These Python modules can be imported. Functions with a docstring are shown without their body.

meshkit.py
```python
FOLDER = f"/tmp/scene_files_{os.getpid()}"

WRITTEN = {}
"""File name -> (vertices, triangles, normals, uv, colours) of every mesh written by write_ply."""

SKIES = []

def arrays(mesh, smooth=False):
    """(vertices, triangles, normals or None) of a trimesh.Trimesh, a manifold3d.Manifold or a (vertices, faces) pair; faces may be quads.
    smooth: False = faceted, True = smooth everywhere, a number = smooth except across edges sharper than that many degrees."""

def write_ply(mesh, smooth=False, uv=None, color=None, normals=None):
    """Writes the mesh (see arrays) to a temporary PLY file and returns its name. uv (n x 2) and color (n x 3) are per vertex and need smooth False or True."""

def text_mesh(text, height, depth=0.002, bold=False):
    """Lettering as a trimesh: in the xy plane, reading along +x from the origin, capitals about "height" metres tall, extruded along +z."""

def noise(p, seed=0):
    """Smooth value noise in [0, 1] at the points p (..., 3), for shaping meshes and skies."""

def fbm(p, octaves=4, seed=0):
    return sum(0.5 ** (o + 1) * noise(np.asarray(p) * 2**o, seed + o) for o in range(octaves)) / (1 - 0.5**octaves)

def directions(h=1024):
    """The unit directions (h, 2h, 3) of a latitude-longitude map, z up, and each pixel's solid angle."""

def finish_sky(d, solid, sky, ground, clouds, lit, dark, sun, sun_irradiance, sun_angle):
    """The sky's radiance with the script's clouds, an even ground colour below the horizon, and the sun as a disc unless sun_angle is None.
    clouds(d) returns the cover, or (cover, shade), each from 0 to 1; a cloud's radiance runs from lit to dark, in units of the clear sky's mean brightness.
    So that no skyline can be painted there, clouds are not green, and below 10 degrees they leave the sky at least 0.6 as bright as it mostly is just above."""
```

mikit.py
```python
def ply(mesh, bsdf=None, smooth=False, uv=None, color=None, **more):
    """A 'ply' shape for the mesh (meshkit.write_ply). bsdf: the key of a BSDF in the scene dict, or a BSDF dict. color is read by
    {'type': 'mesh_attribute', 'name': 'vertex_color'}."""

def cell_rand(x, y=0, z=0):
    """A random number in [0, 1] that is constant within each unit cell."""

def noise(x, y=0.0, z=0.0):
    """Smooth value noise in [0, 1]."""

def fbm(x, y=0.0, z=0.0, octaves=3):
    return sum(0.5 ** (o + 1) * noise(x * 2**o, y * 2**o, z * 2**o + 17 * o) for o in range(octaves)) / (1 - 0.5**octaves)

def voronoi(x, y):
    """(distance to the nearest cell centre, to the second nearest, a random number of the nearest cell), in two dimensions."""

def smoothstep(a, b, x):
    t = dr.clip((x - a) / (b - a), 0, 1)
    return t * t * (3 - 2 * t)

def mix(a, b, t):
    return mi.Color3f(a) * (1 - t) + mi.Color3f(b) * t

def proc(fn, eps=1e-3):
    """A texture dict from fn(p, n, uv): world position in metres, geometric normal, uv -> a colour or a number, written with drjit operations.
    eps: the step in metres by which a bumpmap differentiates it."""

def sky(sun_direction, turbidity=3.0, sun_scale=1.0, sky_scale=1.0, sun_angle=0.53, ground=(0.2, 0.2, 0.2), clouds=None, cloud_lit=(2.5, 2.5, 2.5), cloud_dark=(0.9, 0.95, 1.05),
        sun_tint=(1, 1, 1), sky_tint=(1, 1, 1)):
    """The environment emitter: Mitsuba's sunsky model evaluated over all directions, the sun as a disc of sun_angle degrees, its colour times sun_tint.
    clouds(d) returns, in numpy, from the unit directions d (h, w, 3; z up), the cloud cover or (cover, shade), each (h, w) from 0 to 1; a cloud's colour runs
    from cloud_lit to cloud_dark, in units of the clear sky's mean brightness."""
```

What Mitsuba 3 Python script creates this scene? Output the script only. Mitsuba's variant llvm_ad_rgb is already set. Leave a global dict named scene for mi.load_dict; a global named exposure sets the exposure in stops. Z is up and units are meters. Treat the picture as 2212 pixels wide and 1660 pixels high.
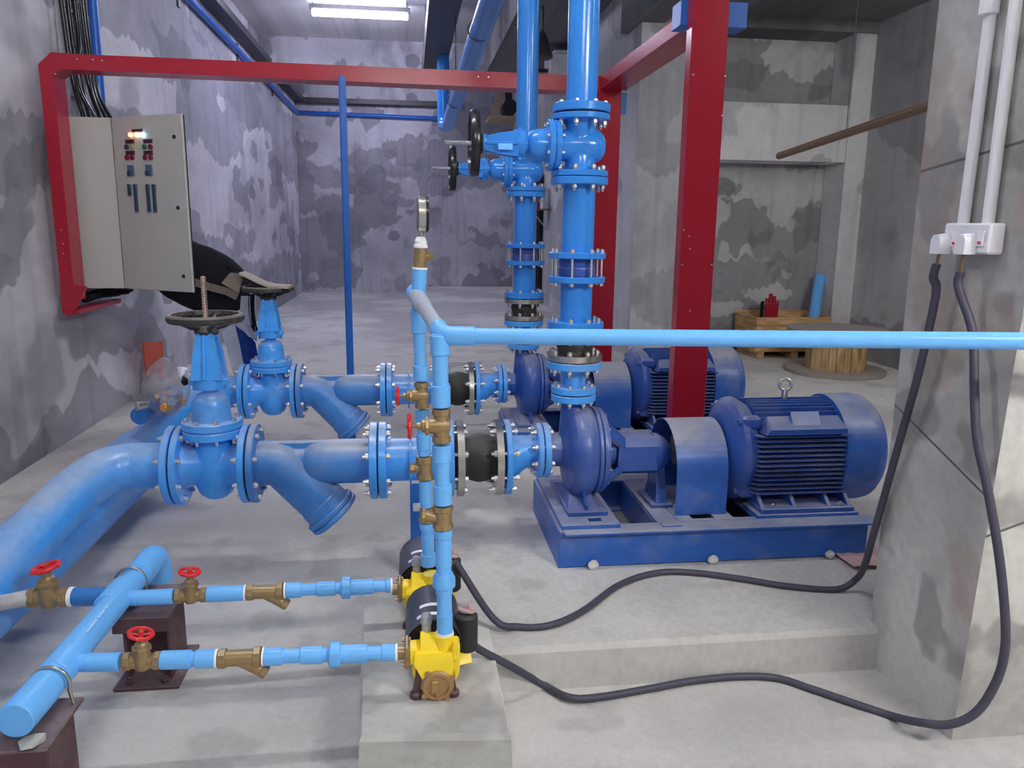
import math, random
import numpy as np, trimesh, manifold3d
import drjit as dr
import mitsuba as mi, mikit, meshkit
from mikit import proc, noise, fbm, voronoi, smoothstep, mix
T = mi.ScalarTransform4f
random.seed(4); RNG = np.random.default_rng(4)
scene, labels = {'type': 'scene'}, {}

# ------------------------------------------------------------------ camera
FPX = 1702.0; CAM = np.array([0, 0, 1.40])
_vy = np.array([884 - 1106, 485 - 830, FPX]); _vy /= np.linalg.norm(_vy)
_vz = -np.array([1000 - 1106, 9300 - 830, FPX]); _vz /= np.linalg.norm(_vz)
_vz -= _vy * (_vz @ _vy); _vz /= np.linalg.norm(_vz)
ROT = np.stack([np.cross(_vy, _vz), _vy, _vz])
_m = np.eye(4); _m[:3, 0] = -ROT[:, 0]; _m[:3, 1] = -ROT[:, 1]; _m[:3, 2] = ROT[:, 2]; _m[:3, 3] = CAM
scene['camera'] = {'type': 'perspective', 'fov': math.degrees(2 * math.atan(1106 / FPX)), 'fov_axis': 'x', 'near_clip': 0.05, 'far_clip': 200.0, 'to_world': T(_m.tolist())}
exposure = 1.42
# lamp strength: (x0, y0, z, x1, y1, radiance rgb)
LAMPS = [
    ('far', (-1.29, 12.0, 4.262), (0.01, 12.0, 4.262), (22, 22, 29)),
    ('far', (-1.27, 11.3, 4.275), (-0.02, 11.3, 4.275), (22, 22, 29)),
    ('mid', (-1.2, 16.6, 4.25), (0.1, 16.6, 4.25), (19, 19, 25)),
    ('mid', (-1.2, 7.2, 4.22), (0.1, 7.2, 4.22), (15, 15, 18)),
    ('mid', (-1.1, 2.7, 3.9), (0.2, 2.7, 3.9), (38, 38, 38)),
    ('near', (1.9, -0.6, 2.98), (3.2, -0.6, 2.98), (115, 112, 106)),
    ('near', (3.1, 1.7, 3.30), (4.4, 1.7, 3.30), (34, 34, 34)),
    ('near', (2.9, 5.6, 3.38), (4.2, 5.6, 3.38), (5, 5, 5)),
    ('near', (-0.6, -1.6, 3.4), (0.7, -1.6, 3.4), (40, 40, 39)),
]

def ray(x, y): return ROT @ np.array([x - 1106, y - 830, FPX])
def atY(x, y, v): d = ray(x, y); return CAM + d * (v / d[1])
def atX(x, y, v): d = ray(x, y); return CAM + d * (v / d[0])
def atZ(x, y, v): d = ray(x, y); return CAM + d * ((v - CAM[2]) / d[2])

# ------------------------------------------------------------------ materials
def rgb(*c): return {'type': 'rgb', 'value': list(c)}
def mat(name, base, rough=0.5, metal=0.0, spec=0.5, bump=None, **kw):
    b = {'type': 'principled', 'base_color': base if isinstance(base, dict) else rgb(*base), 'roughness': rough, 'metallic': metal, 'specular': spec, **kw}
    if bump: b = {'type': 'bumpmap', 'tex': proc(bump[0], bump[2] if len(bump) > 2 else 2e-3), 'scale': bump[1], 'bsdf': b}
    scene[name] = {'type': 'twosided', 'bsdf': b}
    return name

def dusty(base, dust=(0.33, 0.33, 0.36), amount=0.75, scale=5.0):
    def fn(p, n, uv):
        k = fbm(p.x * scale, p.y * scale, p.z * scale)
        up = smoothstep(0.25, 0.97, n.z)
        g = dr.clip(up * (0.35 + 1.0 * k) * amount + 0.16 * smoothstep(0.5, 0.75, k), 0, 0.95)
        s = fbm(p.x * 40, p.y * 40, p.z * 40)
        return mix(base, dust, g) * (0.9 + 0.2 * s)
    return proc(fn)

def wall_fn(light, mid, dark, seed=0.0, th=0.50, fq=1.0):
    """plaster patches with dripping edges over bare concrete, damp clouds, round repair spots"""
    def fn(p, n, uv):
        ax = smoothstep(0.5, 0.6, dr.abs(n.x))
        h = p.y * ax * 0.55 + p.x * (1 - ax) + seed
        v = p.z
        jag = noise(h * 6.5, v * 0.8, 1.0) * 0.17 + noise(h * 24, v * 2.5, 2.0) * 0.08
        a = fbm(h * 0.48 * fq + 3.1, (v + jag) * 1.05 * fq + 0.3, 1.7 + seed, octaves=3)
        t1 = smoothstep(th, th + 0.012, a)
        b = fbm(h * 0.9 * fq + 11, (v + jag) * 1.2 * fq + 5, 4.0 + seed, octaves=3)
        t2 = smoothstep(0.57, 0.59, b)
        streak = fbm(h * 5, v * 0.4, 9.0)
        drip = smoothstep(0.60, 0.75, fbm(h * 11, v * 0.7 + 3, 12.0, octaves=2))
        cloud = fbm(h * 1.1, v * 1.2, 6.0 + seed)
        damp = fbm(h * 2.6 + 7, v * 2.0, 3.0 + seed)
        fine = fbm(h * 14, v * 14, 2.0)
        c = mix(mid, light, t1 * (0.7 + 0.3 * smoothstep(0.3, 0.6, cloud)))
        c = mix(c, dark, t2 * 0.7)
        c = mix(c, dark, 0.45 * smoothstep(0.56, 0.72, damp))
        d, d2, w = voronoi(h * 0.9 + 5, v * 1.1 + 3)
        spot = smoothstep(0.16, 0.14, d + 0.05 * noise(h * 20, v * 20)) * smoothstep(0.6, 0.65, w)
        c = mix(c, dark, spot * 0.8)
        return c * (0.62 + 0.22 * streak + 0.36 * cloud + 0.16 * fine - 0.10 * drip)
    return fn

def floor_fn(p, n, uv):
    a = fbm(p.x * 0.8, p.y * 0.8, 3.0, octaves=4)
    b = fbm(p.x * 5, p.y * 5, 1.0)
    f = fbm(p.x * 60, p.y * 60, p.z * 30)
    c = mix((0.42, 0.41, 0.405), (0.57, 0.555, 0.535), smoothstep(0.36, 0.66, a))
    c = mix(c, (0.30, 0.285, 0.28), 0.35 * smoothstep(0.58, 0.75, b))
    return c * (0.90 + 0.2 * f)

def cement_fn(p, n, uv):
    a = fbm(p.x * 3, p.y * 3, p.z * 3, octaves=4)
    f = fbm(p.x * 50, p.y * 50, p.z * 50)
    s = smoothstep(0.52, 0.66, fbm(p.x * 7 + 4, p.y * 7, p.z * 7))
    c = mix((0.44, 0.44, 0.42), (0.61, 0.60, 0.58), smoothstep(0.3, 0.7, a))
    return mix(c, (0.28, 0.27, 0.26), 0.45 * s) * (0.92 + 0.16 * f)

def column_fn(p, n, uv):
    ax = smoothstep(0.5, 0.6, dr.abs(n.x)); h = p.y * ax + p.x * (1 - ax)
    a = fbm(h * 2.2, p.z * 1.6, 5.0, octaves=4)
    b = smoothstep(0.60, 0.7, fbm(h * 6 + 2, p.z * 5, 3.0))
    j = dr.minimum(dr.abs(p.z - 0.72 - 0.35 * (h - 2.2)), dr.abs(p.z - 1.62 + 0.12 * (h - 2.2)))
    c = mix((0.34, 0.33, 0.32), (0.54, 0.53, 0.51), smoothstep(0.3, 0.7, a))
    c = mix(c, (0.20, 0.19, 0.19), 0.6 * b)
    c = mix(c, (0.36, 0.24, 0.18), 0.35 * smoothstep(0.62, 0.72, fbm(h * 4, p.z * 3, 8.0)))
    return mix((0.12, 0.11, 0.11), c, smoothstep(0.002, 0.006, j)) * (0.9 + 0.2 * fbm(h * 40, p.z * 40, 1.0))

def wood_fn(dark, light):
    def fn(p, n, uv):
        g = fbm(p.x * 6 + p.y * 5, p.y * 3, p.z * 30, octaves=3)
        return mix(dark, light, smoothstep(0.3, 0.7, g))
    return fn

def stave_fn(p, n, uv):
    g = fbm(p.x * 16, p.y * 16, p.z * 2.5, octaves=3)
    return mix((0.28, 0.17, 0.07), (0.60, 0.42, 0.22), smoothstep(0.3, 0.65, g))

rough_b = lambda p, n, uv: fbm(p.x * 18, p.y * 18, p.z * 18, octaves=3)
mat('wall_plaster', proc(wall_fn((0.56, 0.555, 0.61), (0.345, 0.345, 0.395), (0.23, 0.23, 0.265), 0.0, 0.485, 1.3)), 0.9, spec=0.2, bump=(rough_b, 0.006))
mat('wall_grey', proc(wall_fn((0.47, 0.47, 0.475), (0.31, 0.31, 0.325), (0.17, 0.17, 0.185), 7.3, 0.485)), 0.9, spec=0.2)
mat('wall_panel', proc(wall_fn((0.50, 0.50, 0.505), (0.30, 0.30, 0.31), (0.19, 0.19, 0.20), 3.7, 0.50, 2.1)), 0.9, spec=0.2)
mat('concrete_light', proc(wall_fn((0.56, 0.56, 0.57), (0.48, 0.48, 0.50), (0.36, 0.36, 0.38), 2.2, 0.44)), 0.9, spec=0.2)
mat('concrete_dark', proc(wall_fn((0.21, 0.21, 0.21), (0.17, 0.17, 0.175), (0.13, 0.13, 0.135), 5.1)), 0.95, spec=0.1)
mat('floor_concrete', proc(floor_fn), 0.8, spec=0.25, bump=(rough_b, 0.004))
mat('block_cement', proc(cement_fn), 0.85, spec=0.2, bump=(rough_b, 0.006))
mat('column_concrete', proc(column_fn), 0.9, spec=0.2, bump=(rough_b, 0.005))
mat('blue_paint', dusty((0.058, 0.325, 0.84), (0.37, 0.43, 0.53), 0.55), 0.28)
mat('riser_paint', (0.034, 0.225, 0.68), 0.18)
mat('dull_blue', dusty((0.045, 0.205, 0.56), (0.33, 0.37, 0.45), 0.95), 0.40)
mat('navy_paint', dusty((0.026, 0.080, 0.34), (0.25, 0.27, 0.38), 0.85), 0.34)
mat('frame_blue', dusty((0.022, 0.105, 0.42), (0.35, 0.36, 0.42), 1.0, 8.0), 0.38)
mat('strut_blue', (0.018, 0.12, 0.46), 0.4)
mat('pvc_blue', (0.150, 0.470, 0.95), 0.36)
mat('pvc_dark', (0.03, 0.17, 0.48), 0.4)
mat('pvc_dusty', (0.34, 0.38, 0.47), 0.55)
mat('conduit_blue', (0.016, 0.11, 0.48), 0.35)
mat('black_gap', (0.012, 0.014, 0.02), 0.7)
mat('rubber', dusty((0.020, 0.021, 0.022), (0.10, 0.10, 0.10), 0.5), 0.6)
mat('cable_rubber', (0.050, 0.048, 0.075), 0.55)
mat('stainless', (0.56, 0.54, 0.50), 0.28, 1.0)
mat('zinc', (0.72, 0.72, 0.72), 0.30, 1.0)
mat('brass', dusty((0.36, 0.25, 0.12), (0.34, 0.28, 0.19), 0.5, 20.0), 0.38, 0.55)
mat('bronze', (0.48, 0.30, 0.14), 0.40, 0.6)
mat('wheel_black', dusty((0.030, 0.029, 0.027), (0.24, 0.22, 0.18), 0.75, 26.0), 0.55)
mat('gloss_black', (0.012, 0.012, 0.014), 0.22)
mat('motor_black', dusty((0.022, 0.022, 0.030), (0.12, 0.12, 0.16), 0.5), 0.4)
mat('copper', (0.72, 0.50, 0.38), 0.30, 1.0)
mat('red_steel', (0.34, 0.011, 0.028), 0.24)
mat('red_plastic', (0.62, 0.018, 0.022), 0.4)
mat('yellow_paint', (0.94, 0.70, 0.025), 0.36)
mat('oxide_steel', dusty((0.075, 0.030, 0.036), (0.22, 0.18, 0.19), 0.6, 14.0), 0.6)
mat('galvanised', dusty((0.40, 0.41, 0.44), (0.45, 0.45, 0.46), 0.4, 20.0), 0.5, 0.2)
mat('white_plastic', (0.80, 0.79, 0.84), 0.35)
mat('white_tape', (0.85, 0.86, 0.90), 0.5)
mat('cabinet_paint', (0.44, 0.43, 0.41), 0.45)
mat('plate_dark', (0.04, 0.018, 0.03), 0.4)
mat('screen_blue', (0.06, 0.12, 0.20), 0.25)
mat('handle_blue', (0.015, 0.045, 0.08), 0.4)
mat('button_green', (0.01, 0.10, 0.06), 0.35)
mat('button_red', (0.16, 0.012, 0.03), 0.35)
mat('button_yellow', (0.30, 0.27, 0.13), 0.35)
mat('wood_box', proc(wood_fn((0.46, 0.26, 0.11), (0.66, 0.42, 0.21))), 0.6)
mat('wood_stave', proc(stave_fn), 0.7)
mat('reel_grey', (0.30, 0.265, 0.235), 0.8)
mat('tan_wood', (0.46, 0.38, 0.24), 0.7)
mat('brown_pvc', (0.20, 0.115, 0.065), 0.45)
mat('dark_metal', (0.05, 0.05, 0.055), 0.5)
mat('tray_metal', (0.055, 0.055, 0.058), 0.5)
mat('cloth_black', (0.010, 0.010, 0.016), 0.85, spec=0.2)
mat('cloth_brown', (0.16, 0.135, 0.11), 0.85, spec=0.2)
mat('cloth_pale', (0.40, 0.44, 0.52), 0.8, spec=0.2)
mat('cloth_blue', (0.012, 0.04, 0.22), 0.8, spec=0.2)
mat('orange_sheet', (0.66, 0.10, 0.045), 0.6)
mat('pink_plastic', (0.50, 0.33, 0.33), 0.4)
mat('copper_orange', (0.62, 0.28, 0.08), 0.5)
scene['clear_film'] = {'type': 'thindielectric', 'int_ior': 1.35}
scene['film_haze'] = {'type': 'twosided', 'bsdf': {'type': 'principled', 'base_color': rgb(0.42, 0.40, 0.50), 'roughness': 0.25}}
scene['bag_film'] = {'type': 'blendbsdf', 'weight': 0.27, 'a': {'type': 'thindielectric', 'int_ior': 1.35}, 'b': {'type': 'principled', 'base_color': rgb(0.55, 0.52, 0.62), 'roughness': 0.3}}

# ------------------------------------------------------------------ mesh helpers
def cat(*ms):
    ms = [m for m in ms if m is not None]
    return trimesh.util.concatenate(ms) if len(ms) > 1 else ms[0]
def frame(d):
    d = np.asarray(d, float); d = d / np.linalg.norm(d)
    a = np.cross([0, 0, 1.0] if abs(d[2]) < 0.9 else [0, 1.0, 0], d); a /= np.linalg.norm(a)
    return a, np.cross(d, a), d
def lathe(prof, o=(0, 0, 0), d=(0, 0, 1), n=40):
    """profile (radius, height) turned about the axis d through o; ends are closed"""
    a, b, d = frame(d); pr = list(prof)
    if pr[0][0] > 1e-6: pr = [(0, pr[0][1])] + pr
    if pr[-1][0] > 1e-6: pr = pr + [(0, pr[-1][1])]
    th = np.arange(n) * 2 * np.pi / n
    ring = np.cos(th)[:, None] * a + np.sin(th)[:, None] * b
    V = [np.asarray(o, float) + ring * r + d * h for r, h in pr]
    V = np.vstack(V); F = []
    i = np.arange(n); j = (i + 1) % n
    for k in range(len(pr) - 1):
        p, q = k * n, (k + 1) * n
        if pr[k + 1][0] > 1e-6: F.append(np.stack([p + i, q + j, q + i], 1))
        if pr[k][0] > 1e-6: F.append(np.stack([p + i, p + j, q + j], 1))
    m = trimesh.Trimesh(V, np.vstack(F), process=False); m.merge_vertices()
    return m
def cyl(o, e, r, n=24, ch=0.0):
    o, e = np.asarray(o, float), np.asarray(e, float); L = np.linalg.norm(e - o)
    c = min(ch, r * 0.5, L * 0.4)
    pr = [(r - c, 0), (r, c), (r, L - c), (r - c, L)] if c > 0 else [(r, 0), (r, L)]
    return lathe(pr, o, e - o, n)
def disc(o, d, r, t, ch=0.003, n=48):
    return cyl(o, np.asarray(o, float) + np.asarray(d, float) / np.linalg.norm(d) * t, r, n, ch)
def ring(o, d, r0, r1, t, n=48):
    return lathe_open([(r0, 0), (r1, 0), (r1, t), (r0, t), (r0, 0)], o, d, n)
def lathe_open(prof, o, d, n=40):
    a, b, d = frame(d); th = np.arange(n) * 2 * np.pi / n
    rg = np.cos(th)[:, None] * a + np.sin(th)[:, None] * b
    V = np.vstack([np.asarray(o, float) + rg * r + d * h for r, h in prof]); F = []
    i = np.arange(n); j = (i + 1) % n
    for k in range(len(prof) - 1):
        p, q = k * n, (k + 1) * n
        F += [np.stack([p + i, q + j, q + i], 1), np.stack([p + i, p + j, q + j], 1)]
    return trimesh.Trimesh(V, np.vstack(F), process=False)
def tube(pts, r, n=20, caps=True):
    P = np.asarray(pts, float)
    if np.isscalar(r): P = P[np.r_[True, np.linalg.norm(np.diff(P, axis=0), axis=1) > 1e-6]]
    k = len(P)
    r = np.broadcast_to(np.asarray(r, float), (k,))
    t = np.gradient(P, axis=0); t /= np.linalg.norm(t, axis=1, keepdims=True)
    a, b, _ = frame(t[0]); A = [a]
    for i in range(1, k):
        a = A[-1] - t[i] * (A[-1] @ t[i]); A.append(a / np.linalg.norm(a))
    A = np.array(A); B = np.cross(t, A); th = np.arange(n) * 2 * np.pi / n
    V = (P[:, None] + r[:, None, None] * (np.cos(th)[None, :, None] * A[:, None] + np.sin(th)[None, :, None] * B[:, None])).reshape(-1, 3)
    i = np.arange(n); j = (i + 1) % n; F = []
    for s in range(k - 1):
        p, q = s * n, (s + 1) * n
        F += [np.stack([p + i, p + j, q + j], 1), np.stack([p + i, q + j, q + i], 1)]
    if caps:
        V = np.vstack([V, P[0], P[-1]]); c0, c1 = k * n, k * n + 1
        F += [np.stack([i * 0 + c0, j, i], 1), np.stack([i * 0 + c1, (k - 1) * n + i, (k - 1) * n + j], 1)]
    return trimesh.Trimesh(V, np.vstack(F), process=False)
def fillet(pts, rad, k=8):
    P = [np.asarray(p, float) for p in pts]; out = [P[0]]
    for i in range(1, len(P) - 1):
        u, v = P[i - 1] - P[i], P[i + 1] - P[i]; lu, lv = np.linalg.norm(u), np.linalg.norm(v)
        u, v = u / lu, v / lv
        ang = math.acos(np.clip(u @ v, -1, 1)); s = min(rad / math.tan(ang / 2), lu * 0.49, lv * 0.49)
        if s < 1e-4: out.append(P[i]); continue
        a, b = P[i] + u * s, P[i] + v * s
        for q in range(k + 1):
            w = q / k; out.append((1 - w) ** 2 * a + 2 * w * (1 - w) * P[i] + w * w * b)
    out.append(P[-1])
    return np.array(out)
def spline(pts, per=8):
    P = np.asarray(pts, float); P = np.vstack([2 * P[0] - P[1], P, 2 * P[-1] - P[-2]]); out = []
    for i in range(1, len(P) - 2):
        for q in range(per):
            w = q / per
            out.append(0.5 * (2 * P[i] + (P[i + 1] - P[i - 1]) * w + (2 * P[i - 1] - 5 * P[i] + 4 * P[i + 1] - P[i + 2]) * w * w + (3 * P[i] - P[i - 1] - 3 * P[i + 1] + P[i + 2]) * w ** 3))
    out.append(P[-2]); return np.array(out)
def hull(pts): return trimesh.convex.convex_hull(np.asarray(pts, float))
def box(x0, x1, y0, y1, z0, z1, b=0.003):
    b = min(b, abs(x1 - x0) * 0.3, abs(y1 - y0) * 0.3, abs(z1 - z0) * 0.3); pts = []
    for X, sx in ((x0, 1), (x1, -1)):
        for Y, sy in ((y0, 1), (y1, -1)):
            for Z, sz in ((z0, 1), (z1, -1)):
                pts += [(X, Y + sy * b, Z + sz * b), (X + sx * b, Y, Z + sz * b), (X + sx * b, Y + sy * b, Z)]
    return hull(pts)
def beam(p, q, w, h, up=(0, 0, 1), b=0.002):
    """bar of section w (across) x h (along up) from p to q"""
    p, q = np.asarray(p, float), np.asarray(q, float); d = q - p; L = np.linalg.norm(d); d /= L
    s = np.cross(d, up); s /= np.linalg.norm(s); u = np.cross(s, d)
    m = box(0, L, -w / 2, w / 2, -h / 2, h / 2, b)
    M = np.eye(4); M[:3, 0] = d; M[:3, 1] = s; M[:3, 2] = u; M[:3, 3] = p
    m.apply_transform(M)
    if np.linalg.det(M[:3, :3]) < 0: m.invert()
    return m
def prism(poly, o, u, v, t):
    """closed outline (2d) in the plane o + a u + b v, thickened by t along u x v"""
    from shapely.geometry import Polygon
    m = trimesh.creation.extrude_polygon(Polygon(poly), t)
    u, v = np.asarray(u, float), np.asarray(v, float)
    M = np.eye(4); M[:3, 0] = u; M[:3, 1] = v; M[:3, 2] = np.cross(u, v); M[:3, 3] = o
    m.apply_transform(M); return m
def mf(m): return manifold3d.Manifold(manifold3d.Mesh(np.asarray(m.vertices, np.float32), np.asarray(m.faces, np.uint32)))
def union(*ms):
    """one closed surface; falls back to joining"""
    try:
        r = mf(ms[0])
        for m in ms[1:]: r = r + mf(m)
        g = r.to_mesh()
        if len(g.tri_verts) == 0: raise ValueError
        return trimesh.Trimesh(g.vert_properties[:, :3], g.tri_verts, process=False)
    except Exception:
        return cat(*ms)
def cut(a, *bs):
    r = mf(a)
    for b in bs: r = r - mf(b)
    g = r.to_mesh(); return trimesh.Trimesh(g.vert_properties[:, :3], g.tri_verts, process=False)
def torus(o, d, R, r, n=40, k=10):
    th = np.linspace(0, 2 * np.pi, k + 1)
    return lathe_open([(R + r * math.cos(x), r * math.sin(x)) for x in th], o, d, n)

# ------------------------------------------------------------------ naming helpers
def numbered(name):
    if name not in labels: return name
    k = 1
    while f'{name}_{k:03d}' in labels: k += 1
    return f'{name}_{k:03d}'
PARTS = {}
def thing(name, label, cat_, group=None):
    key = numbered(name); labels[key] = {'label': label, 'category': cat_}
    if group: labels[key]['group'] = group
    return key
CACHE = {}
def shape(m, bsdf, smooth=32, ck=None):
    if ck is not None and ck in CACHE: return CACHE[ck]
    if callable(m): m = m()
    d = mikit.ply(m, bsdf, smooth=smooth)
    if ck is not None: CACHE[ck] = d
    return d
def part(parent, name, m, bsdf, smooth=32, to=None, label=None, ck=None, **more):
    base = parent + '__' + name; k = PARTS.get(base, 0); PARTS[base] = k + 1
    key = base if k == 0 else f'{base}_{k:03d}'
    d = dict(shape(m, bsdf, smooth, ck))
    if to is not None: d['to_world'] = to
    d.update(more); scene[key] = d
    if label: labels[key] = {'label': label}
    return key
def solo(name, label, cat_, m, bsdf, smooth=32, group=None, to=None, **more):
    key = thing(name, label, cat_, group)
    d = dict(shape(m, bsdf, smooth))
    if to is not None: d['to_world'] = to
    d.update(more); scene[key] = d
    return key
def struct(name, m, bsdf, smooth=False, label=None):
    d = mikit.ply(m, bsdf, smooth=smooth); scene[name] = d
    labels[name] = {'kind': 'structure'}
    if label: labels[name]['label'] = label
    return name
def mat4(M): return T(np.asarray(M, float).tolist())

# ------------------------------------------------------------------ room shell
ZL = -0.154            # lower floor; the pump plinth is z = 0
XW, YB, XH = -2.44, 18.5, 2.38
def quadbox(x0, x1, y0, y1, z0, z1): return box(x0, x1, y0, y1, z0, z1, 0.0005)
struct('floor', quadbox(-3.0, 7.0, -5.0, 19.2, ZL - 0.2, ZL), 'floor_concrete', label='dusty grey concrete floor')
def plinth_mesh():
    m = hull([(x, y, z) for x in (0.10, 6.0) for (y, z) in ((2.405, -0.02), (2.42, 0.0), (2.395, ZL - 0.01), (18.4, 0), (18.4, ZL - 0.01))])
    return m
struct('floor_plinth', plinth_mesh(), 'floor_concrete', label='raised concrete plinth that the big pumps stand on')
struct('wall_left', quadbox(XW - 0.2, XW, -5.0, 18.9, ZL - 0.1, 4.9), 'wall_plaster', label='patchily plastered concrete wall on the left')
struct('wall_back', quadbox(XW - 0.1, XH + 0.2, YB, YB + 0.2, ZL - 0.1, 4.9), 'wall_plaster', label='patchily plastered concrete wall at the far end')
struct('wall_hall', quadbox(XH, XH + 0.56, 8.36, 18.6, ZL - 0.1, 4.9), 'concrete_light', label='concrete wall end standing behind the red frame')
# recessed wall on the right: pillar strip, mid band, lintel, sunk panels
struct('wall_recess', quadbox(2.8, 5.1, 8.80, 9.0, ZL - 0.1, 4.9), 'wall_panel', label='sunken wall panels behind the crate')
struct('trim_1', cat(quadbox(4.72, 4.98, 8.36, 8.79, ZL - 0.05, 3.60)), 'concrete_light', label='pale concrete corner pillar beside the sunken panels')
struct('trim_2', quadbox(2.94, 4.715, 8.36, 8.79, 2.12, 2.71), 'concrete_light', label='pale horizontal concrete band between the sunken panels')
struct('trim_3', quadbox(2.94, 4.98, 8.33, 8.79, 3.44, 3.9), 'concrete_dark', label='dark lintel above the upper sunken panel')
struct('wall_right', quadbox(4.95, 5.15, -5.0, 9.0, ZL - 0.1, 4.9), 'wall_grey', label='grey concrete wall on the right')
struct('wall_front', quadbox(-3.0, 7.0, -5.2, -5.0, ZL - 0.1, 4.9), 'wall_grey', label='concrete wall behind the viewer')
struct('ceiling', quadbox(-3.0, 2.45, -5.1, 18.9, 4.45, 4.65), 'concrete_light', label='concrete ceiling slab of the long hall')
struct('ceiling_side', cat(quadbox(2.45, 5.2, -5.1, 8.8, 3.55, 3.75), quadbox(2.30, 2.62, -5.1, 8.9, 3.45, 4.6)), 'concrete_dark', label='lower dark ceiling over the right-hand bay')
struct('ceiling_beam', quadbox(XW, XH + 0.1, 14.4, 14.9, 3.78, 4.46), 'wall_plaster', label='concrete cross beam under the ceiling')
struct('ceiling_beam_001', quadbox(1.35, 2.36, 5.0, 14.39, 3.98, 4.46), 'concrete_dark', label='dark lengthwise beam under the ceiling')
# near column on the right
struct('column_near', hull([(x, y, z) for x in (1.652, 2.5) for y, z in ((1.992, ZL - 0.02), (1.944, 1.2), (1.944, 4.5), (2.46, ZL - 0.02), (2.46, 4.5))]), 'column_concrete', label='stained concrete column at the right carrying the socket box')
# concrete block that carries the small pumps
bk = thing('pump_block', 'low grey concrete block under the two small yellow pumps', 'concrete block')
part(bk, 'body', hull([(-0.188, 2.86, 0.002), (-0.150, 2.000, 0.002), (0.258, 1.962, 0.002), (0.262, 2.42, 0.004), (0.262, 2.60, 0.004), (0.10, 2.86, 0.004), (-0.196, 2.865, -0.012), (-0.157, 1.985, -0.012), (0.264, 1.947, -0.012),
                       (-0.20, 2.87, ZL), (-0.162, 1.97, ZL), (0.270, 1.93, ZL), (0.262, 2.6, ZL), (0.1, 2.86, ZL)]), 'block_cement', False)

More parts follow.
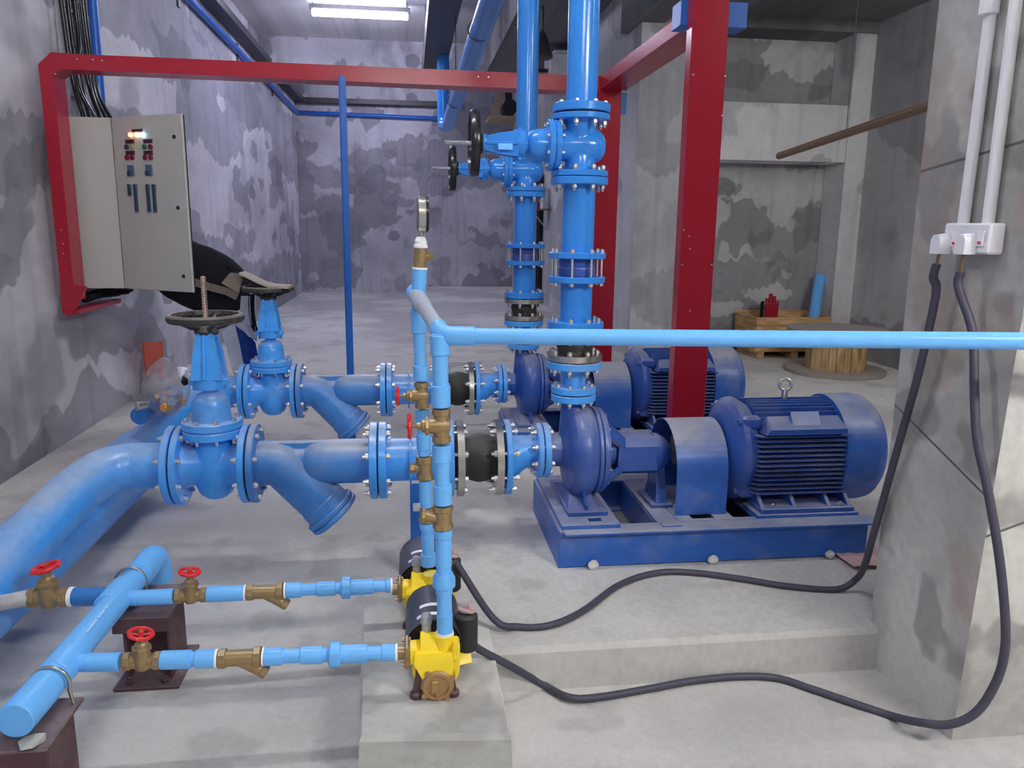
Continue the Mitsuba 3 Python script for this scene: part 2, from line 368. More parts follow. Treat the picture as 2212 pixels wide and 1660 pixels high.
# ------------------------------------------------------------------ lamps
for kind, a, b, e in LAMPS:
    a, b = np.array(a), np.array(b)
    if kind == 'far':
        k = thing('ceiling_lamp', 'glowing fluorescent tube lamp on the far ceiling, ' + ('the lower one in view' if a[1] > 11.8 else 'the upper one cut by the frame'), 'lamp')
    else:
        k = thing('ceiling_lamp', 'fluorescent tube lamp on the ceiling outside the view', 'lamp', 'ceiling lamps outside the view')
    part(k, 'housing', box(a[0] - 0.04, b[0] + 0.04, a[1] - 0.06, a[1] + 0.06, a[2] + 0.055, a[2] + 0.11), 'tray_metal', False)
    part(k, 'tube', tube([a, a + (b - a) * 0.5, b], 0.042, 16), 'white_plastic', 40, emitter={'type': 'area', 'radiance': rgb(*e)})
    for q in (a, b):
        top = 4.45 if a[0] < 1 else 3.55
        part(k, 'hanger_rod', cyl((q[0], a[1], a[2] + 0.1), (q[0], a[1], top), 0.006, 8), 'dark_metal')
        part(k, 'holder', box(q[0] - 0.02, q[0] + 0.02, q[1] - 0.03, q[1] + 0.03, q[2] - 0.03, q[2] + 0.06), 'white_plastic', False)

# ------------------------------------------------------------------ flanged pipework of the two big pumps
def bolt_mesh(t, r, nut):
    """hex bolt along z through a pack of thickness t, centred on z = 0"""
    h = t / 2
    return cat(cyl((0, 0, h), (0, 0, h + nut), r * 1.75, 6), cyl((0, 0, -h - nut), (0, 0, -h), r * 1.75, 6), cyl((0, 0, -h - nut * 1.9), (0, 0, h + nut * 1.25), r, 8))
def align(d):
    a, b, d = frame(d); M = np.eye(4); M[:3, 0], M[:3, 1], M[:3, 2] = a, b, d; return M
def bolts(parent, A, o, d, R, n, t, r=0.008, nut=0.013, bsdf='zinc', name='bolt', ph=0.5):
    """n bolts on the pitch circle R round o (frame A: 4x4 of the assembly)"""
    a, b, dd = frame(d)
    for k in range(n):
        q = 2 * math.pi * (k + ph) / n
        M = align(d); M[:3, 3] = np.asarray(o, float) + R * (math.cos(q) * a + math.sin(q) * b)
        part(parent, name, lambda: bolt_mesh(t, r, nut), bsdf, False, to=mat4(A @ M), ck=('bolt', round(t, 4), r, nut, bsdf))

def wheel(R, h=0.032, spokes=5, drop=0.045, lumps=20):
    """hand wheel in the xy plane: ribbed rim, spokes that slope down to the hub"""
    rim = []
    w = 0.011
    rim.append(lathe_open([(R - w, -h / 2), (R + w * 0.4, -h / 2), (R + w, -h / 4), (R + w, h / 4), (R + w * 0.3, h / 2), (R - w, h / 2), (R - w * 1.6, 0), (R - w, -h / 2)], (0, 0, 0), (0, 0, 1), 48))
    for k in range(lumps):
        q = 2 * math.pi * k / lumps; rim.append(beam(((R - w * 1.9) * math.cos(q), (R - w * 2.1) * math.sin(q), 0), ((R + w * 0.6) * math.cos(q), (R + w * 0.6) * math.sin(q), 0), 0.010, h * 0.75))
    sp = []
    for k in range(spokes):
        q = 2 * math.pi * (k + 0.2) / spokes; c, s = math.cos(q), math.sin(q)
        sp.append(tube([(0.02 * c, 0.02 * s, -drop), (R * 0.5 * c, R * 0.5 * s, -drop * 0.75), (R * c, R * s, 0)], [0.013, 0.010, 0.008], 8))
    hub = lathe([(0.045, -drop - 0.028), (0.052, -drop - 0.01), (0.036, -drop + 0.012), (0.022, -drop + 0.03)], (0, 0, 0), (0, 0, 1), 24)
    return cat(*rim), cat(*sp), hub

def gate_valve(A, key, wheel_bsdf='wheel_black', stem_bsdf='copper', body_bsdf='blue_paint', stem_top=0.797):
    """axis of the pipe = local x, stem = local z; A places it"""
    M = mat4(A); ck = lambda s: ('gv', s, body_bsdf)
    def body():
        br = lathe([(0.0, -0.150), (0.045, -0.142), (0.072, -0.120), (0.086, -0.085), (0.092, -0.045), (0.090, 0.0), (0.084, 0.04), (0.080, 0.075), (0.078, 0.13)], (0, 0, 0), (0, 0, 1), 40)
        nk = lathe([(0.104, -0.128), (0.100, -0.118), (0.088, -0.095), (0.083, -0.05), (0.083, 0.05), (0.088, 0.095), (0.100, 0.118), (0.104, 0.128)], (0, 0, 0), (1, 0, 0), 40)
        return union(br, nk)
    part(key, 'body', body, body_bsdf, 32, to=M, ck=ck('body'))
    for s in (-1, 1):
        part(key, 'flange', (lambda s=s: disc((s * 0.141 - 0.0145, 0, 0), (1, 0, 0), 0.168, 0.029)), body_bsdf, to=M, ck=ck(f'fl{s}'))
        part(key, 'gasket', (lambda s=s: disc((s * 0.159 - 0.0035, 0, 0), (1, 0, 0), 0.150, 0.007, 0)), 'black_gap', to=M, ck=ck(f'gk{s}'))
    part(key, 'bonnet_flange', lambda: cat(disc((0, 0, 0.128), (0, 0, 1), 0.130, 0.032), disc((0, 0, 0.166), (0, 0, 1), 0.130, 0.032), disc((0, 0, 0.158), (0, 0, 1), 0.120, 0.010, 0)), body_bsdf, to=M, ck=ck('bf'))
    bolts(key, A, (0, 0, 0.163), (0, 0, 1), 0.110, 8, 0.072, 0.007, 0.010)
    part(key, 'bonnet', lambda: lathe([(0.088, 0.195), (0.082, 0.21), (0.080, 0.255), (0.074, 0.285), (0.058, 0.305), (0.034, 0.315), (0.030, 0.345)], (0, 0, 0), (0, 0, 1), 40), body_bsdf, to=M, ck=ck('bon'))
    def gland():
        return cat(lathe([(0.062, 0.330), (0.066, 0.334), (0.066, 0.378), (0.060, 0.384)], (0, 0, 0), (0, 0, 1), 32), box(-0.082, 0.082, -0.022, 0.022, 0.345, 0.372), cyl((0.068, 0, 0.322), (0.068, 0, 0.397), 0.007, 8), cyl((-0.068, 0, 0.322), (-0.068, 0, 0.397), 0.007, 8))
    part(key, 'gland', gland, body_bsdf, to=M, ck=ck('gl'))
    def yoke():
        P = []
        for s in (-1, 1):
            P.append(hull([(x, s * y, z) for x, y, z in ((-0.064, 0.040, 0.375), (0.064, 0.040, 0.375), (-0.064, 0.066, 0.375), (0.064, 0.066, 0.375),
                                                        (-0.052, 0.034, 0.48), (0.052, 0.034, 0.48), (-0.052, 0.056, 0.48), (0.052, 0.056, 0.48),
                                                        (-0.034, 0.022, 0.565), (0.034, 0.022, 0.565), (-0.034, 0.044, 0.565), (0.034, 0.044, 0.565))]))
            P.append(hull([(x, s * y, z) for x, y, z in ((-0.009, 0.06, 0.38), (0.009, 0.06, 0.38), (-0.006, 0.084, 0.38), (0.006, 0.084, 0.38), (-0.008, 0.04, 0.56), (0.008, 0.04, 0.56), (-0.005, 0.055, 0.56), (0.005, 0.055, 0.56))]))
        P.append(lathe([(0.036, 0.545), (0.046, 0.55), (0.048, 0.575), (0.040, 0.582)], (0, 0, 0), (0, 0, 1), 32))
        return union(*P)
    part(key, 'yoke', yoke, body_bsdf, to=M, ck=ck('yk'))
    for nm, i in (('hand_wheel', 0),):
        R_, S_, H_ = wheel(0.150) if wheel_bsdf == 'wheel_black' else wheel(0.156, 0.052, 3, 0.03, 0)
        W = np.eye(4); W[2, 3] = 0.625
        part(key, 'hand_wheel', lambda: R_, wheel_bsdf, to=mat4(A @ W), ck=('gvw', wheel_bsdf))
        wk = key + '__hand_wheel'
        part(wk, 'spokes', lambda: S_, wheel_bsdf, to=mat4(A @ W), ck=('gvs', wheel_bsdf))
        part(wk, 'hub', lambda: H_, wheel_bsdf, to=mat4(A @ W), ck=('gvh', wheel_bsdf))
    def stem():
        z = np.arange(0.33, stem_top, 0.004); r = np.where((np.arange(len(z)) % 2) == 0, 0.0125, 0.0108); r[-1] = 0.009
        return tube(np.stack([z * 0, z * 0, z], 1), r, 14)
    part(key, 'stem', stem, stem_bsdf, to=M, ck=('gvstem', stem_bsdf, stem_top))

def trans(x, y, z): M = np.eye(4); M[:3, 3] = (x, y, z); return M

def pump_line(A, w, where, first):
    """w: 'front' or 'rear'; everything in the coordinates of the front line, placed by A"""
    M = mat4(A)
    seq = [0]
    def P(parent, name, fn, bsdf, smooth=32, label=None):
        seq[0] += 1; return part(parent, name, fn, bsdf, smooth, to=M, label=label, ck=('line', seq[0]))
    X = (1, 0, 0); Z = (0, 0, 1); ax = np.array([0, 0, 0.39])
    at = lambda x, z=0.39: np.array([x, 0, z])
    # swept elbow out of the header into the first flange
    k = thing('suction_elbow', f'swept blue branch pipe joining the thick header to the {w} suction line', 'pipe')
    def elb():
        c = spline([at(-0.99), at(-1.08), at(-1.17), (-1.255, -0.045, 0.385), (-1.325, -0.17, 0.345), (-1.375, -0.36, 0.285), (-1.415, -0.60, 0.215), (-1.45, -0.80, 0.155)], 6)
        return tube(c, 0.0965, 36)
    P(k, 'pipe', elb, 'blue_paint', 40)
    P(k, 'flange', lambda: disc(at(-1.015), X, 0.168, 0.029), 'blue_paint')
    # upright gate valve
    k = thing('gate_valve', {'front': 'blue upright gate valve with tall copper-coloured stem on the front suction line', 'rear': 'blue upright gate valve on the rear suction line, pouch on its wheel'}[w], 'valve')
    gate_valve(A @ trans(-0.832, 0, 0.39) @ np.diag([0.94, 1, 1, 1]), k, stem_bsdf='copper', stem_top=0.797 if first else 0.64)
    bolts(k, A, at(-0.983), X, 0.142, 8, 0.064)
    bolts(k, A, at(-0.681), X, 0.142, 8, 0.064)
    # Y strainer
    k = thing('y_strainer', f'dusty blue Y-shaped strainer with its leg hanging down on the {w} suction line', 'strainer')
    def ystr():
        d = np.array([0.66, 0, -0.75]); d /= np.linalg.norm(d); e = at(-0.365, 0.175)
        leg = fillet([at(-0.66), at(-0.560), e + d * -0.05, e + d * 0.02], 0.22, 12)
        a = tube(leg, np.linspace(0.0955, 0.104, len(leg)), 40)
        b = lathe([(0.040, -0.468), (0.068, -0.455), (0.086, -0.430), (0.094, -0.395), (0.0965, -0.35), (0.0965, -0.17)], (0, 0, 0.39), X, 40)
        c = lathe([(0.058, -0.60), (0.058, -0.17)], (0, 0, 0.40), X, 32)
        return union(a, b, c, box(-0.57, -0.33, -0.020, 0.020, 0.40, 0.483, 0.004))
    P(k, 'body', ystr, 'dull_blue', 36)
    dl = np.array([0.66, 0, -0.75]); dl /= np.linalg.norm(dl); cap = at(-0.365, 0.175)
    P(k, 'end_cap', lambda: cat(disc(cap - dl * 0.002, dl, 0.120, 0.020, 0.004), disc(cap + dl * 0.018, dl, 0.108, 0.006, 0), disc(cap + dl * 0.022, dl, 0.120, 0.022, 0.005)), 'dull_blue')
    P(k, 'flange', lambda: disc(at(-0.678), X, 0.168, 0.028), 'dull_blue')
    P(k, 'flange', lambda: disc(at(-0.181), X, 0.168, 0.033), 'blue_paint')
    # spool with the puddle collar
    k = thing('pipe_spool', f'short blue flanged pipe with a thin collar right of the {w} strainer', 'pipe')
    P(k, 'pipe', lambda: cyl(at(-0.13), at(0.18), 0.0935, 40), 'blue_paint')
    P(k, 'collar', lambda: disc(at(-0.012), X, 0.118, 0.008, 0.001), 'blue_paint')
    P(k, 'flange', lambda: disc(at(-0.142), X, 0.168, 0.033), 'blue_paint')
    P(k, 'flange', lambda: disc(at(0.150), X, 0.168, 0.028), 'blue_paint')
    P(k, 'gasket', lambda: disc(at(-0.149), X, 0.150, 0.008, 0), 'black_gap')
    bolts(k, A, at(-0.145), X, 0.142, 8, 0.074)
    # rubber joint
    k = thing('rubber_joint', f'black rubber expansion joint between steel rings on the {w} suction line', 'expansion joint')
    def bel(): return lathe([(0.10, 0.185), (0.088, 0.225), (0.094, 0.24), (0.104, 0.27), (0.108, 0.295), (0.104, 0.325), (0.094, 0.352), (0.088, 0.366), (0.10, 0.40)], (0, 0, 0.39), X, 44)
    P(k, 'bellows', bel, 'rubber', 40)
    P(k, 'ring', lambda: ring(at(0.192), X, 0.088, 0.168, 0.030), 'stainless')
    P(k, 'ring', lambda: ring(at(0.360), X, 0.088, 0.168, 0.030), 'stainless')
    bolts(k, A, at(0.186), X, 0.142, 8, 0.072)
    bolts(k, A, at(0.401), X, 0.142, 8, 0.082)
    # eccentric reducer
    k = thing('suction_reducer', f'blue eccentric reducer between the rubber joint and the {w} pump', 'pipe')
    def red():
        pts = []; n = 40; th = np.arange(n) * 2 * np.pi / n
        xs = np.linspace(0.42, 0.57, 14); rings = []
        for x in xs:
            w_ = np.clip((x - 0.43) / 0.10, 0, 1); w_ = w_ * w_ * (3 - 2 * w_)
            r = 0.096 * (1 - w_) + 0.068 * w_; zc = 0.39 + 0.096 - r
            rings.append(np.stack([th * 0 + x, r * np.cos(th), zc + r * np.sin(th)], 1))
        V = np.vstack(rings); i = np.arange(n); j = (i + 1) % n; F = []
        for s in range(len(xs) - 1): F += [np.stack([s * n + i, s * n + j, (s + 1) * n + j], 1), np.stack([s * n + i, (s + 1) * n + j, (s + 1) * n + i], 1)]
        return trimesh.Trimesh(V, np.vstack(F), process=False)
    P(k, 'body', red, 'blue_paint', 40)
    P(k, 'flange', lambda: disc(at(0.402), X, 0.168, 0.026), 'blue_paint')
    P(k, 'flange', lambda: disc(at(0.545, 0.418), X, 0.122, 0.024), 'blue_paint')
    P(k, 'gasket', lambda: disc(at(0.568, 0.418), X, 0.105, 0.006, 0), 'black_gap')
    # pump
    ZP = 0.415
    k = thing('centrifugal_pump', f'dark blue centrifugal pump at the {w} base frame with an upward outlet', 'pump')
    def casing():
        v = lathe([(0.070, 0.60), (0.072, 0.655), (0.11, 0.672), (0.165, 0.682), (0.198, 0.702), (0.212, 0.735), (0.206, 0.768), (0.190, 0.79), (0.185, 0.80)], (0, 0, ZP), X, 56)
        nk = hull([(0.735 + r * math.cos(t) - dx, r * 1.0 * math.sin(t) , z) for z, r, dx in ((0.47, 0.085, 0.0), (0.56, 0.066, 0.015), (0.652, 0.050, 0.024)) for t in np.linspace(0, 2 * np.pi, 24)])
        return union(v, nk)
    P(k, 'casing', casing, 'navy_paint', 36)
    P(k, 'suction_flange', lambda: disc(at(0.574, 0.418), X, 0.122, 0.028), 'blue_paint')
    P(k, 'outlet_flange', lambda: disc((0.711, 0, 0.645), Z, 0.099, 0.031), 'blue_paint')
    P(k, 'cover_plate', lambda: cat(disc(at(0.798, ZP), X, 0.196, 0.018), disc(at(0.82, ZP), X, 0.190, 0.020)), 'navy_paint')
    bolts(k, A, at(0.573, 0.418), X, 0.098, 8, 0.058, 0.008, 0.014)
    bolts(k, A, at(0.822, ZP), X, 0.172, 12, 0.04, 0.006, 0.010, 'navy_paint', 'stud')
    def bracket():
        out = []
        for q in (0.25, 0.75, 1.25, 1.75):
            c, s = math.cos(q * math.pi), math.sin(q * math.pi)
            a0 = np.array([0.835, 0.165 * c, ZP + 0.165 * s]); a1 = np.array([0.955, 0.07 * c, ZP - 0.02 + 0.06 * s])
            out.append(beam(a0, a1, 0.055, 0.024, up=(0, c, s)))
        out.append(ring(at(0.836, ZP), X, 0.12, 0.18, 0.012)); out.append(disc(at(0.85, ZP), X, 0.075, 0.05))
        return cat(*out)
    P(k, 'lantern', bracket, 'navy_paint')
    P(k, 'seal_gland', lambda: cyl(at(0.87, ZP - 0.01), at(0.92, ZP - 0.01), 0.058, 28), 'black_gap')
    P(k, 'bearing_housing', lambda: hull([(x, y, z) for x in (0.905, 1.085) for y, z in ((-0.085, 0.335), (-0.085, 0.445), (-0.055, 0.478), (0.055, 0.478), (0.085, 0.445), (0.085, 0.335), (0.05, 0.312), (-0.05, 0.312))]), 'navy_paint', False)
    P(k, 'bearing_cover', lambda: lathe([(0.090, 1.08), (0.088, 1.105), (0.070, 1.135), (0.046, 1.158), (0.032, 1.165)], (0, 0, 0.395), X, 32), 'navy_paint')
    P(k, 'shaft', lambda: cyl(at(1.15, 0.41), at(1.376, 0.41), 0.022, 20), 'zinc')
    P(k, 'coupling', lambda: cat(disc(at(1.19, 0.41), X, 0.075, 0.06), disc(at(1.262, 0.41), X, 0.075, 0.06)), 'dark_metal')
    P(k, 'support_foot', lambda: cat(hull([(x, y, z) for x, y, z in ((1.10, -0.03, 0.345), (1.135, -0.03, 0.345), (1.10, 0.03, 0.345), (1.135, 0.03, 0.345), (1.085, -0.09, 0.18), (1.135, -0.09, 0.18), (1.085, 0.09, 0.18), (1.135, 0.09, 0.18))]), box(1.06, 1.16, -0.105, 0.105, 0.165, 0.181)), 'navy_paint', False)
    P(k, 'foot', lambda: cat(hull([(x, y, z) for x, y, z in ((0.70, -0.02, 0.25), (0.78, -0.02, 0.25), (0.70, 0.02, 0.25), (0.78, 0.02, 0.25), (0.66, -0.20, 0.20), (0.80, -0.20, 0.20), (0.66, 0.2, 0.20), (0.80, 0.2, 0.20))]), box(0.655, 0.83, -0.225, 0.225, 0.184, 0.204), beam((0.74, -0.205, 0.208), (0.74, -0.06, 0.28), 0.014, 0.05), beam((0.74, 0.205, 0.208), (0.74, 0.06, 0.28), 0.014, 0.05)), 'navy_paint', False)
    # coupling guard
    k = thing('coupling_guard', f'dull blue arched sheet guard over the {w} shaft coupling', 'guard')
    def guard():
        r, zt = 0.205, 0.345; pr = [(-r, 0.166)] + [(r * math.cos(a), zt + r * math.sin(a)) for a in np.linspace(math.pi, 0, 25)] + [(r, 0.166)]
        ri = r - 0.004; pi_ = [(ri, 0.166)] + [(ri * math.cos(a), zt + ri * math.sin(a)) for a in np.linspace(0, math.pi, 25)] + [(-ri, 0.166)]
        return prism(pr + pi_, (1.135, 0, 0), (0, 1, 0), (0, 0, 1), 0.232)
    P(k, 'shell', guard, 'frame_blue', 30)
    # motor
    ZM = 0.41
    k = thing('electric_motor', f'dark blue finned electric motor at the right end of the {w} base frame', 'motor')
    P(k, 'frame', lambda: lathe([(0.13, 1.42), (0.178, 1.45), (0.180, 1.50), (0.180, 1.93), (0.15, 1.96)], (0, 0, ZM), X, 56), 'navy_paint')
    P(k, 'end_bell', lambda: lathe([(0.06, 1.375), (0.12, 1.378), (0.165, 1.388), (0.205, 1.41), (0.232, 1.432), (0.236, 1.455), (0.222, 1.478), (0.21, 1.50)], (0, 0, ZM), X, 56), 'navy_paint')
    for q in (45, 135, 225, 315):
        c, s = math.cos(math.radians(q)), math.sin(math.radians(q))
        P(k, 'lug', (lambda c=c, s=s: cat(box(1.435, 1.515, 0.222 * c - 0.028, 0.222 * c + 0.028, ZM + 0.222 * s - 0.028, ZM + 0.222 * s + 0.028, 0.012), cyl((1.415, 0.222 * c, ZM + 0.222 * s), (1.437, 0.222 * c, ZM + 0.222 * s), 0.015, 6))), 'navy_paint')
    # fins: level blades on both sides, upright ones on the top
    for s in (-1, 1):
        for i in range(13):
            z = ZM + 0.105 - 0.0215 * i
            yb = math.sqrt(max(0.175 ** 2 - (z - ZM) ** 2, 0.02 ** 2)); yo = 0.238 - 0.012 * abs(i - 6) / 6
            P(k, 'fin', (lambda s=s, z=z, yb=yb, yo=yo: hull([(x, s * y, z + h) for x, y in ((1.475, yb - 0.03), (1.475, yo - 0.03), (1.50, yo), (1.91, yo), (1.91, yb - 0.03)) for h in (-0.0024, 0.0024)])), 'navy_paint', False)
    for i in range(13):
        y = -0.138 + 0.023 * i
        if abs(y) < 0.016: continue
        zb = ZM + math.sqrt(0.2 ** 2 - y * y)
        P(k, 'fin', (lambda y=y, zb=zb: hull([(x, y + h, z) for x, z in ((1.49, zb - 0.05), (1.51, zb + 0.028), (1.90, zb + 0.028), (1.90, zb - 0.05)) for h in (-0.003, 0.003)])), 'navy_paint', False)
    P(k, 'pad', lambda: hull([(x, y, z) for x, y, z in ((1.51, -0.245, ZM + 0.118), (1.88, -0.245, ZM + 0.118), (1.53, -0.245, ZM + 0.142), (1.88, -0.245, ZM + 0.142), (1.55, -0.15, ZM + 0.18), (1.88, -0.15, ZM + 0.18), (1.51, -0.12, ZM + 0.11), (1.88, -0.12, ZM + 0.11))]), 'navy_paint', False)
    P(k, 'nameplate', lambda: hull([(x, y, z) for x, y, z in ((1.64, -0.222, ZM + 0.145), (1.77, -0.222, ZM + 0.145), (1.645, -0.175, ZM + 0.205), (1.775, -0.175, ZM + 0.205), (1.64, -0.16, ZM + 0.135), (1.77, -0.16, ZM + 0.135))]), 'frame_blue', False)
    P(k, 'fan_cowl', lambda: union(lathe([(0.232, 1.892), (0.246, 1.895), (0.248, 1.92), (0.248, 2.04), (0.240, 2.075), (0.215, 2.10), (0.20, 2.103)], (0, 0, ZM - 0.005), X, 64)), 'frame_blue', 40)
    P(k, 'lifting_eye', lambda: cat(torus((1.70, 0, ZM + 0.292), (0.25, 1, 0), 0.026, 0.0075, 32, 10), cyl((1.70, 0, ZM + 0.215), (1.70, 0, ZM + 0.268), 0.014, 12)), 'zinc', label='steel lifting eye bolt')
    def feet():
        out = []
        for s in (-1, 1):
            out.append(box(1.50, 1.93, s * 0.20 - 0.075, s * 0.20 + 0.075, 0.184, 0.206))
            for x in (1.51, 1.66, 1.82, 1.915): out.append(hull([(x + h, s * y, z) for h in (-0.008, 0.008) for y, z in ((0.10, 0.203), (0.262, 0.203), (0.13, 0.27), (0.18, 0.27))]))
            out.append(hull([(x, s * y, z) for x in (1.51, 1.915) for y, z in ((0.09, 0.203), (0.115, 0.203), (0.12, 0.27), (0.15, 0.27))]))
        return cat(*out)
    P(k, 'feet', feet, 'navy_paint', False)
    for s in (-1, 1):
        for x in (1.56, 1.87):
            bolts(k, A, (x, s * 0.25, 0.192), Z, 0.0, 1, 0.032, 0.009, 0.014)
    # base frame
    MB = mat4(A @ np.diag([1, 1, 1.18, 1]))
    def P(parent, name, fn, bsdf, smooth=32):
        seq[0] += 1; return part(parent, name, fn, bsdf, smooth, to=MB, ck=('line', seq[0]))
    k = thing('base_frame', f'blue welded channel frame under the {w} pump and motor', 'base frame')
    for s, y0 in ((-1, -0.330), (1, 0.345)):
        P(k, 'side_channel', (lambda s=s, y0=y0: cat(box(0.60, 1.965, y0 - 0.005, y0 + 0.005, 0.003, 0.136), box(0.615, 2.02, min(y0 - s * 0.055, y0 + s * 0.040), max(y0 - s * 0.055, y0 + s * 0.040), 0.130, 0.141), box(0.60, 1.965, min(y0, y0 - s * 0.05), max(y0, y0 - s * 0.05), 0.002, 0.012))), 'frame_blue', False)
    P(k, 'end_channel', lambda: cat(box(0.596, 0.606, -0.333, 0.348, 0.002, 0.140), box(0.596, 0.64, -0.333, 0.348, 0.128, 0.1395)), 'frame_blue', False)
    P(k, 'end_channel', lambda: box(1.955, 1.966, -0.333, 0.348, 0.002, 0.138), 'frame_blue', False)
    P(k, 'cross_member', lambda: cat(box(1.035, 1.045, -0.305, 0.335, 0.002, 0.128), box(1.035, 1.13, -0.30, 0.335, 0.128, 0.1395), box(1.040, 1.125, -0.335, -0.29, 0.128, 0.148)), 'frame_blue', False)
    pad = cut(box(0.61, 0.86, -0.325, 0.345, 0.1405, 0.156, 0.001), box(0.735, 0.79, -0.285, -0.250, 0.1, 0.2, 0.001)) if first else None
    P(k, 'pump_pad', lambda: pad, 'frame_blue', False)
    def deck():
        d = box(1.13, 1.965, -0.27, 0.30, 0.1295, 0.1395, 0.001)
        for x0, x1 in ((1.20, 1.30), (1.385, 1.48), (1.58, 1.80)): d = cut(d, box(x0, x1, -0.245, -0.165 if x0 < 1.3 else (0.1 if x0 < 1.5 else -0.20), 0.1, 0.16, 0.0005))
        return d
    P(k, 'deck_plate', deck, 'frame_blue', False)
    for s in (-1, 1): P(k, 'motor_pad', (lambda s=s: box(1.48, 1.95, s * 0.20 - 0.08, s * 0.20 + 0.08, 0.140, 0.1555)), 'frame_blue', False)
    def P(parent, name, fn, bsdf, smooth=32, label=None):
        seq[0] += 1; return part(parent, name, fn, bsdf, smooth, to=M, label=label, ck=('line', seq[0]))
    # grout lumps at the foot of the frame
    for i, x in enumerate((0.74, 1.26, 1.79)):
        kk = solo('grout_lump', f'dry mortar lump against the {w} base frame, ' + ('nearest the pump', 'in the middle', 'nearest the motor end')[i], 'mortar lump', hull(np.array([x, -0.352, 0.018]) + (lambda q_: q_ / np.linalg.norm(q_, axis=1, keepdims=True) * RNG.uniform(0.75, 1.0, (60, 1)))(RNG.normal(0, 1, (60, 3))) * (0.026, 0.020, 0.024)), 'block_cement', False, to=M) if first else None
    # ---- outlet riser
    xr = 0.711
    def V(parent, nm, pr, bsdf, sm=36): return P(parent, nm, lambda: lathe(pr, (xr, 0, 0), Z, 44), bsdf, sm)
    def D(parent, z, t, r, bsdf): return P(parent, 'flange', lambda: disc((xr, 0, z), Z, r, t), bsdf)
    k = thing('outlet_reducer', f'blue tapered pipe bolted on the {w} pump outlet', 'pipe')
    D(k, 0.681, 0.031, 0.099, 'blue_paint')
    V(k, 'body', [(0.050, 0.700), (0.050, 0.72), (0.058, 0.77), (0.064, 0.80)], 'blue_paint')
    D(k, 0.792, 0.032, 0.122, 'blue_paint')
    P(k, 'gasket', lambda: disc((xr, 0, 0.676), Z, 0.088, 0.005, 0), 'black_gap')
    bolts(k, A, (xr, 0, 0.678), Z, 0.080, 8, 0.068, 0.0065, 0.011)
    k = thing('outlet_rubber_joint', f'black rubber joint with steel rings above the {w} pump outlet', 'expansion joint')
    V(k, 'bellows', [(0.08, 0.826), (0.066, 0.85), (0.075, 0.872), (0.080, 0.893), (0.075, 0.915), (0.066, 0.935), (0.08, 0.962)], 'rubber')
    P(k, 'ring', lambda: ring((xr, 0, 0.829), Z, 0.066, 0.122, 0.027), 'stainless')
    P(k, 'ring', lambda: ring((xr, 0, 0.932), Z, 0.066, 0.122, 0.027), 'stainless')
    bolts(k, A, (xr, 0, 0.824), Z, 0.100, 8, 0.066, 0.007, 0.015)
    bolts(k, A, (xr, 0, 0.964), Z, 0.100, 8, 0.066, 0.007, 0.015)
    k = thing('outlet_spool', f'blue flanged pipe between the rubber joint and check valve of the {w} riser', 'pipe')
    D(k, 0.962, 0.036, 0.122, 'riser_paint'); V(k, 'pipe', [(0.068, 0.98), (0.068, 1.18)], 'riser_paint'); D(k, 1.165, 0.026, 0.122, 'riser_paint')
    k = thing('check_valve', f'dark wafer check valve clamped by long studs in the {w} riser', 'valve')
    V(k, 'body', [(0.076, 1.192), (0.078, 1.20), (0.078, 1.226), (0.074, 1.232), (0.078, 1.238), (0.078, 1.258), (0.076, 1.266)], 'navy_paint')
    a_, b_, _ = frame(Z)
    for q in range(8):
        t = 2 * math.pi * (q + 0.5) / 8; c = np.array([xr, 0, 0]) + 0.106 * (math.cos(t) * a_ + math.sin(t) * b_)
        P(k, 'stud', (lambda c=c: cat(cyl(c + (0, 0, 1.15), c + (0, 0, 1.308), 0.0055, 10), cyl(c + (0, 0, 1.153), c + (0, 0, 1.165), 0.012, 6), cyl(c + (0, 0, 1.292), c + (0, 0, 1.304), 0.012, 6))), 'zinc', False)
    k = thing('outlet_spool', f'blue flanged pipe between check valve and gate valve of the {w} riser', 'pipe')
    D(k, 1.267, 0.025, 0.122, 'riser_paint'); V(k, 'pipe', [(0.068, 1.28), (0.068, 1.59)], 'riser_paint'); D(k, 1.571, 0.031, 0.120, 'riser_paint')
    k = thing('gate_valve', f'blue gate valve lying sideways in the {w} riser, black wheel to the left', 'valve')
    B = np.eye(4); B[:3, :3] = np.array([[0, 0, -0.71], [0, 0.71, 0], [0.80, 0, 0]]); B[:3, 3] = (xr, 0, 1.729)
    gate_valve(A @ B, k, wheel_bsdf='gloss_black', stem_bsdf='zinc', body_bsdf='riser_paint')
    P(k, 'index_plate', lambda: box(0.36, 0.42, -0.066, -0.058, 1.700, 1.725), 'pvc_blue', False)
    bolts(k, A, (xr, 0, 1.602), Z, 0.099, 8, 0.066, 0.007, 0.013)
    bolts(k, A, (xr, 0, 1.857), Z, 0.099, 8, 0.066, 0.007, 0.013)
    k = thing('riser_pipe', f'tall glossy blue pipe rising to the ceiling above the {w} pump', 'pipe')
    D(k, 1.860, 0.034, 0.120, 'riser_paint'); V(k, 'pipe', [(0.0635, 1.88), (0.0635, 4.44 if first else 4.44)], 'riser_paint')

pump_line(trans(0, 3.35, 0), 'front', '', True)
pump_line(trans(-0.008, 4.86, 0), 'rear', '', False)
